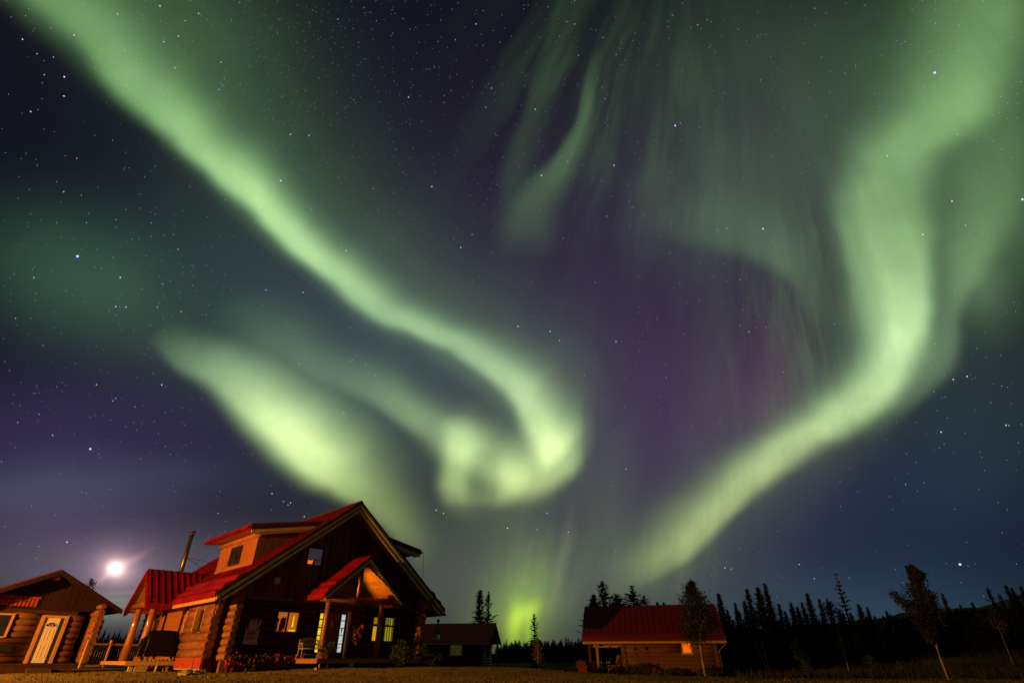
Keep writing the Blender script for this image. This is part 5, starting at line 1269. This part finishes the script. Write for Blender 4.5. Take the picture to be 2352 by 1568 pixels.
# the two trees in the gap between the cabins
YT = leafy('young_tree', 1, 41, .30, .25, 1500, .013, mat='dry_leaf', cl=26, trunk_r=.013, cone=True); place(YT, 2152, 2550, 42, 'young pale tree lit orange, alone on the lawn between the cabins', rz=0)
CT = spruce('lone_conifer', 1, .17, 30, 6, 51, top_open=.1, irregular=.6); place(CT, 2137, 2458, 52, 'dark ragged conifer just behind the orange-lit young tree', sx=1.35)
# tree tip over the left cabin roof
L8 = leafy('roof_tree', 1, 61, .5, .11, 700, .010, mat='leaf', cl=16, bark='bark'); place(L8, 372, 2312, 58, 'small tree whose top shows over the left cabin roof below the moon')
# far tree line across the field: separate little spruces
FA = spruce('far_spruce', 1, .24, 24, 7, 71, mat='far_needle', irregular=.4); FB = spruce('far_spruce', 1, .32, 22, 7, 72, mat='far_needle', irregular=.45)
G4 = 'far spruces in the tree line beyond the field'
k = 0; px = 1985.0
while px < 2345:
    ty = 2592 - 14 * abs(math.sin(px * .11)) - rnd.random() * 22 + (12 if px < 2040 else 0)
    place([FA, FB][k % 2], px, ty, 150 + rnd.random() * 60, 'small far spruce in the low tree line across the field', G4, sx=1.0 + .6 * rnd.random()); k += 1; px += 2.0 + rnd.random() * 1.5
for (px, ty) in ((2026,2557),(2060,2560),(2080,2562),(2105,2566),(2212,2560),(2245,2556),(2262,2548),(2272,2550),(2287,2560),(2302,2562),(2313,2548)):
    place(FA, px, ty, 145, 'taller far spruce sticking out of the low tree line across the field', G4, sx=1.1)
k = 0
for px in range(395, 520, 9):
    place([FA, FB][k % 2], px, 2575 - 25 * rnd.random(), 90 + rnd.random() * 20, 'far spruce seen through the gap beside the left cabin', 'spruces seen between the left cabin and the house', sx=1.4); k += 1
# solid undergrowth at the foot of the forests
mb = MB(); rnd = random.Random(5)
for _ in range(15000):
    a = rnd.uniform(-2.5, 8.0) if rnd.random() < .3 else rnd.uniform(17.5, 46)
    if a < 9: D = rnd.uniform(190, 215); zt = 2.6; s_ = .5
    else: D = rnd.uniform(60, 70); zt = 3.4; s_ = .30
    x, y = math.sin(R(a)) * D, math.cos(R(a)) * D
    mb.leaf((x, y, gw(x, y) + zt * rnd.random() ** 1.3), s_ * (.6 + rnd.random()), .6)
tag(mb.build('undergrowth', M['far_needle']), 'dark mass of undergrowth filling the foot of the forest', 'undergrowth', kind='stuff')
for n_, (a0, a1, D, h) in enumerate(((-3.2, 8.6, 222, 2.2), (17, 50, 74, 3.9), (-42, -27, 130, 4.5))):
    mb = MB(); n = 90
    for i in range(n):
        a, b = a0 + (a1 - a0) * i / n, a0 + (a1 - a0) * (i + 1) / n; hh = h * (.8 + .35 * abs(math.sin(i * 1.7)) * abs(math.sin(i * .63)))
        x0, y0, x1, y1 = math.sin(R(a)) * D, math.cos(R(a)) * D, math.sin(R(b)) * D, math.cos(R(b)) * D; g = gw(x0, y0) - 1
        k_ = 1 + 6 / D
        mb.add([(x0, y0, g), (x1, y1, g), (x1, y1, g + 1 + hh * .8), ((x0 + x1) / 2, (y0 + y1) / 2, g + 1 + hh), (x0, y0, g + 1 + hh * .75), (x0 * k_, y0 * k_, g), (x1 * k_, y1 * k_, g), ((x0 + x1) / 2 * k_, (y0 + y1) / 2 * k_, g + 1 + hh)], [(0, 1, 2, 3, 4), (2, 6, 7, 3), (0, 4, 5), (1, 2, 6), (4, 3, 7, 5)])
    tag(mb.build('forest', M['far_needle']), 'far dark forest reading as one mass', 'forest', kind='stuff')

# ================================================================== moon and stars
MD = 6000
bm = bmesh.new(); bmesh.ops.create_uvsphere(bm, u_segments=32, v_segments=16, radius=MD * math.tan(R(.42)))
me = bpy.data.meshes.new('moon'); bm.to_mesh(me); bm.free(); me.materials.append(glow('moon_face', (1, .93, .86), (1, .96, .92), 2.2)); me.polygons.foreach_set('use_smooth', [True] * len(me.polygons))
mo = bpy.data.objects.new('moon', me); COL.objects.link(mo); mo.location = Vector((0, 0, EYE)) + MOONDIR * MD; tag(mo, 'full bright moon low in the sky above the left cabin', 'moon')
for mt in list(bpy.data.materials):
    if mt.name.startswith('moon_face'): mt.cycles.emission_sampling = 'NONE'
def stars():
    rnd = random.Random(99); mb = MB(); SD = 7000; ang = 1 / 1050.0
    def star(px, py, r, c):
        d = ray(px, py).normalized(); p = Vector((0, 0, EYE)) + d * SD; a = d.cross(Vector((0, 0, 1))).normalized(); b = a.cross(d); R_ = SD * ang * r; mb.cur = c
        th = rnd.random(); e, f_ = a * math.cos(th) + b * math.sin(th), b * math.cos(th) - a * math.sin(th)
        v = [p + e * R_, p - e * R_, p + f_ * R_, p - f_ * R_, p + d * R_, p - d * R_]
        mb.add(v, [(0, 2, 4), (2, 1, 4), (1, 3, 4), (3, 0, 4), (2, 0, 5), (1, 2, 5), (3, 1, 5), (0, 3, 5)])
    BR = [(310,1025,1.5,0),(361,1795,1.25,0),(481,1110,.95,0),(463,1226,.9,0),(505,1228,.7,2),(1064,1160,.9,0),(1123,723,1.1,0),(1384,1003,.95,1),(1162,538,.9,0),(1236,542,.8,0),(1727,747,1.0,1),(1843,990,.95,0),
          (1634,390,.9,0),(2166,702,1.0,1),(2701,503,1.2,0),(3739,292,1.4,0),(3052,915,1.1,0),(2072,1305,1.0,1),(2201,1325,1.0,0),(2238,1361,.85,0),(2456,662,.85,2),(2141,438,.8,0),(1966,353,.7,0),(1904,97,.7,0),(2464,1366,.8,1),
          (3840,2256,1.3,1),(4090,798,1.1,1),(3808,805,.9,1),(3691,938,.9,1),(3549,624,.8,1),(3764,1727,.9,1),(3868,1505,.85,2),(3813,1517,.8,1),(4024,1700,.8,2),(647,1539,.85,1),(386,1538,.6,2),(1212,1170,.8,0),(268,2167,.9,0),
          (1045,832,.75,0),(1037,847,.6,0),(1260,2140,.9,1),(1088,1973,.8,1),(1134,2005,.6,0),(1162,2010,.7,1),(1152,2018,.6,1),(1217,2065,.75,1),(1745,2039,.85,1),(1774,2052,.8,1),(2030,2111,1.0,1),(2188,2051,.8,0),(2273,2127,.75,0),(2504,1875,.8,0),
          (257,308,.9,1),(256,385,.8,0),(123,447,.8,0),(90,158,.7,2),(640,25,.8,2),(795,55,.7,2),(655,168,.7,0),(713,145,.7,1),(296,141,.7,2),(470,57,.6,1),(700,272,.6,2),(866,1350,.0,0),(1500,1500,.6,1),(1375,1649,.7,0),(1369,1660,.6,0),(1382,1657,.55,0),(1377,1668,.5,0),(1365,1655,.5,0),(2900,2270,.7,2),(2925,2274,.6,0),(3197,2256,.6,1),(3257,2313,.6,1),(700,1925,.0,0)]
    for px, py, r, c in BR:
        if r > 0: star(px, py, r * (1.35 if r > 1 else 1.15), c)
    for k in range(3800):
        px, py = rnd.uniform(-300, 4396), rnd.uniform(-300, 2450)
        # more of them along the milky way, from the upper middle to the lower left
        if abs((py - 300) - (px - 1900) * -.9) > 700 and rnd.random() < .45: continue
        if py > 1850 and rnd.random() < .6: continue
        r = .22 + .15 * rnd.random() if rnd.random() < .90 else .36 + .34 * rnd.random() ** 2.5
        star(px, py, r, rnd.choice((0, 0, 1, 1, 1, 2)))
    for k in range(500):
        px, py = 1250 + rnd.gauss(0, 330), 260 + rnd.gauss(0, 260); star(px, py, .2 + .12 * rnd.random(), rnd.choice((0, 1, 2)))
    mats = [glow('blue_star', (.16, .24, 1.0), (.45, .52, 1.0), 2.2), glow('white_star', (.9, .9, .95), (.75, .78, .9), 1.25), glow('orange_star', (1, .62, .38), (1, .7, .5), 1.4)]
    for m in mats: m.cycles.emission_sampling = 'NONE'
    tag(mb.build('stars', mats), 'countless small blue, white and orange stars over the whole sky', 'stars', kind='stuff')
stars()
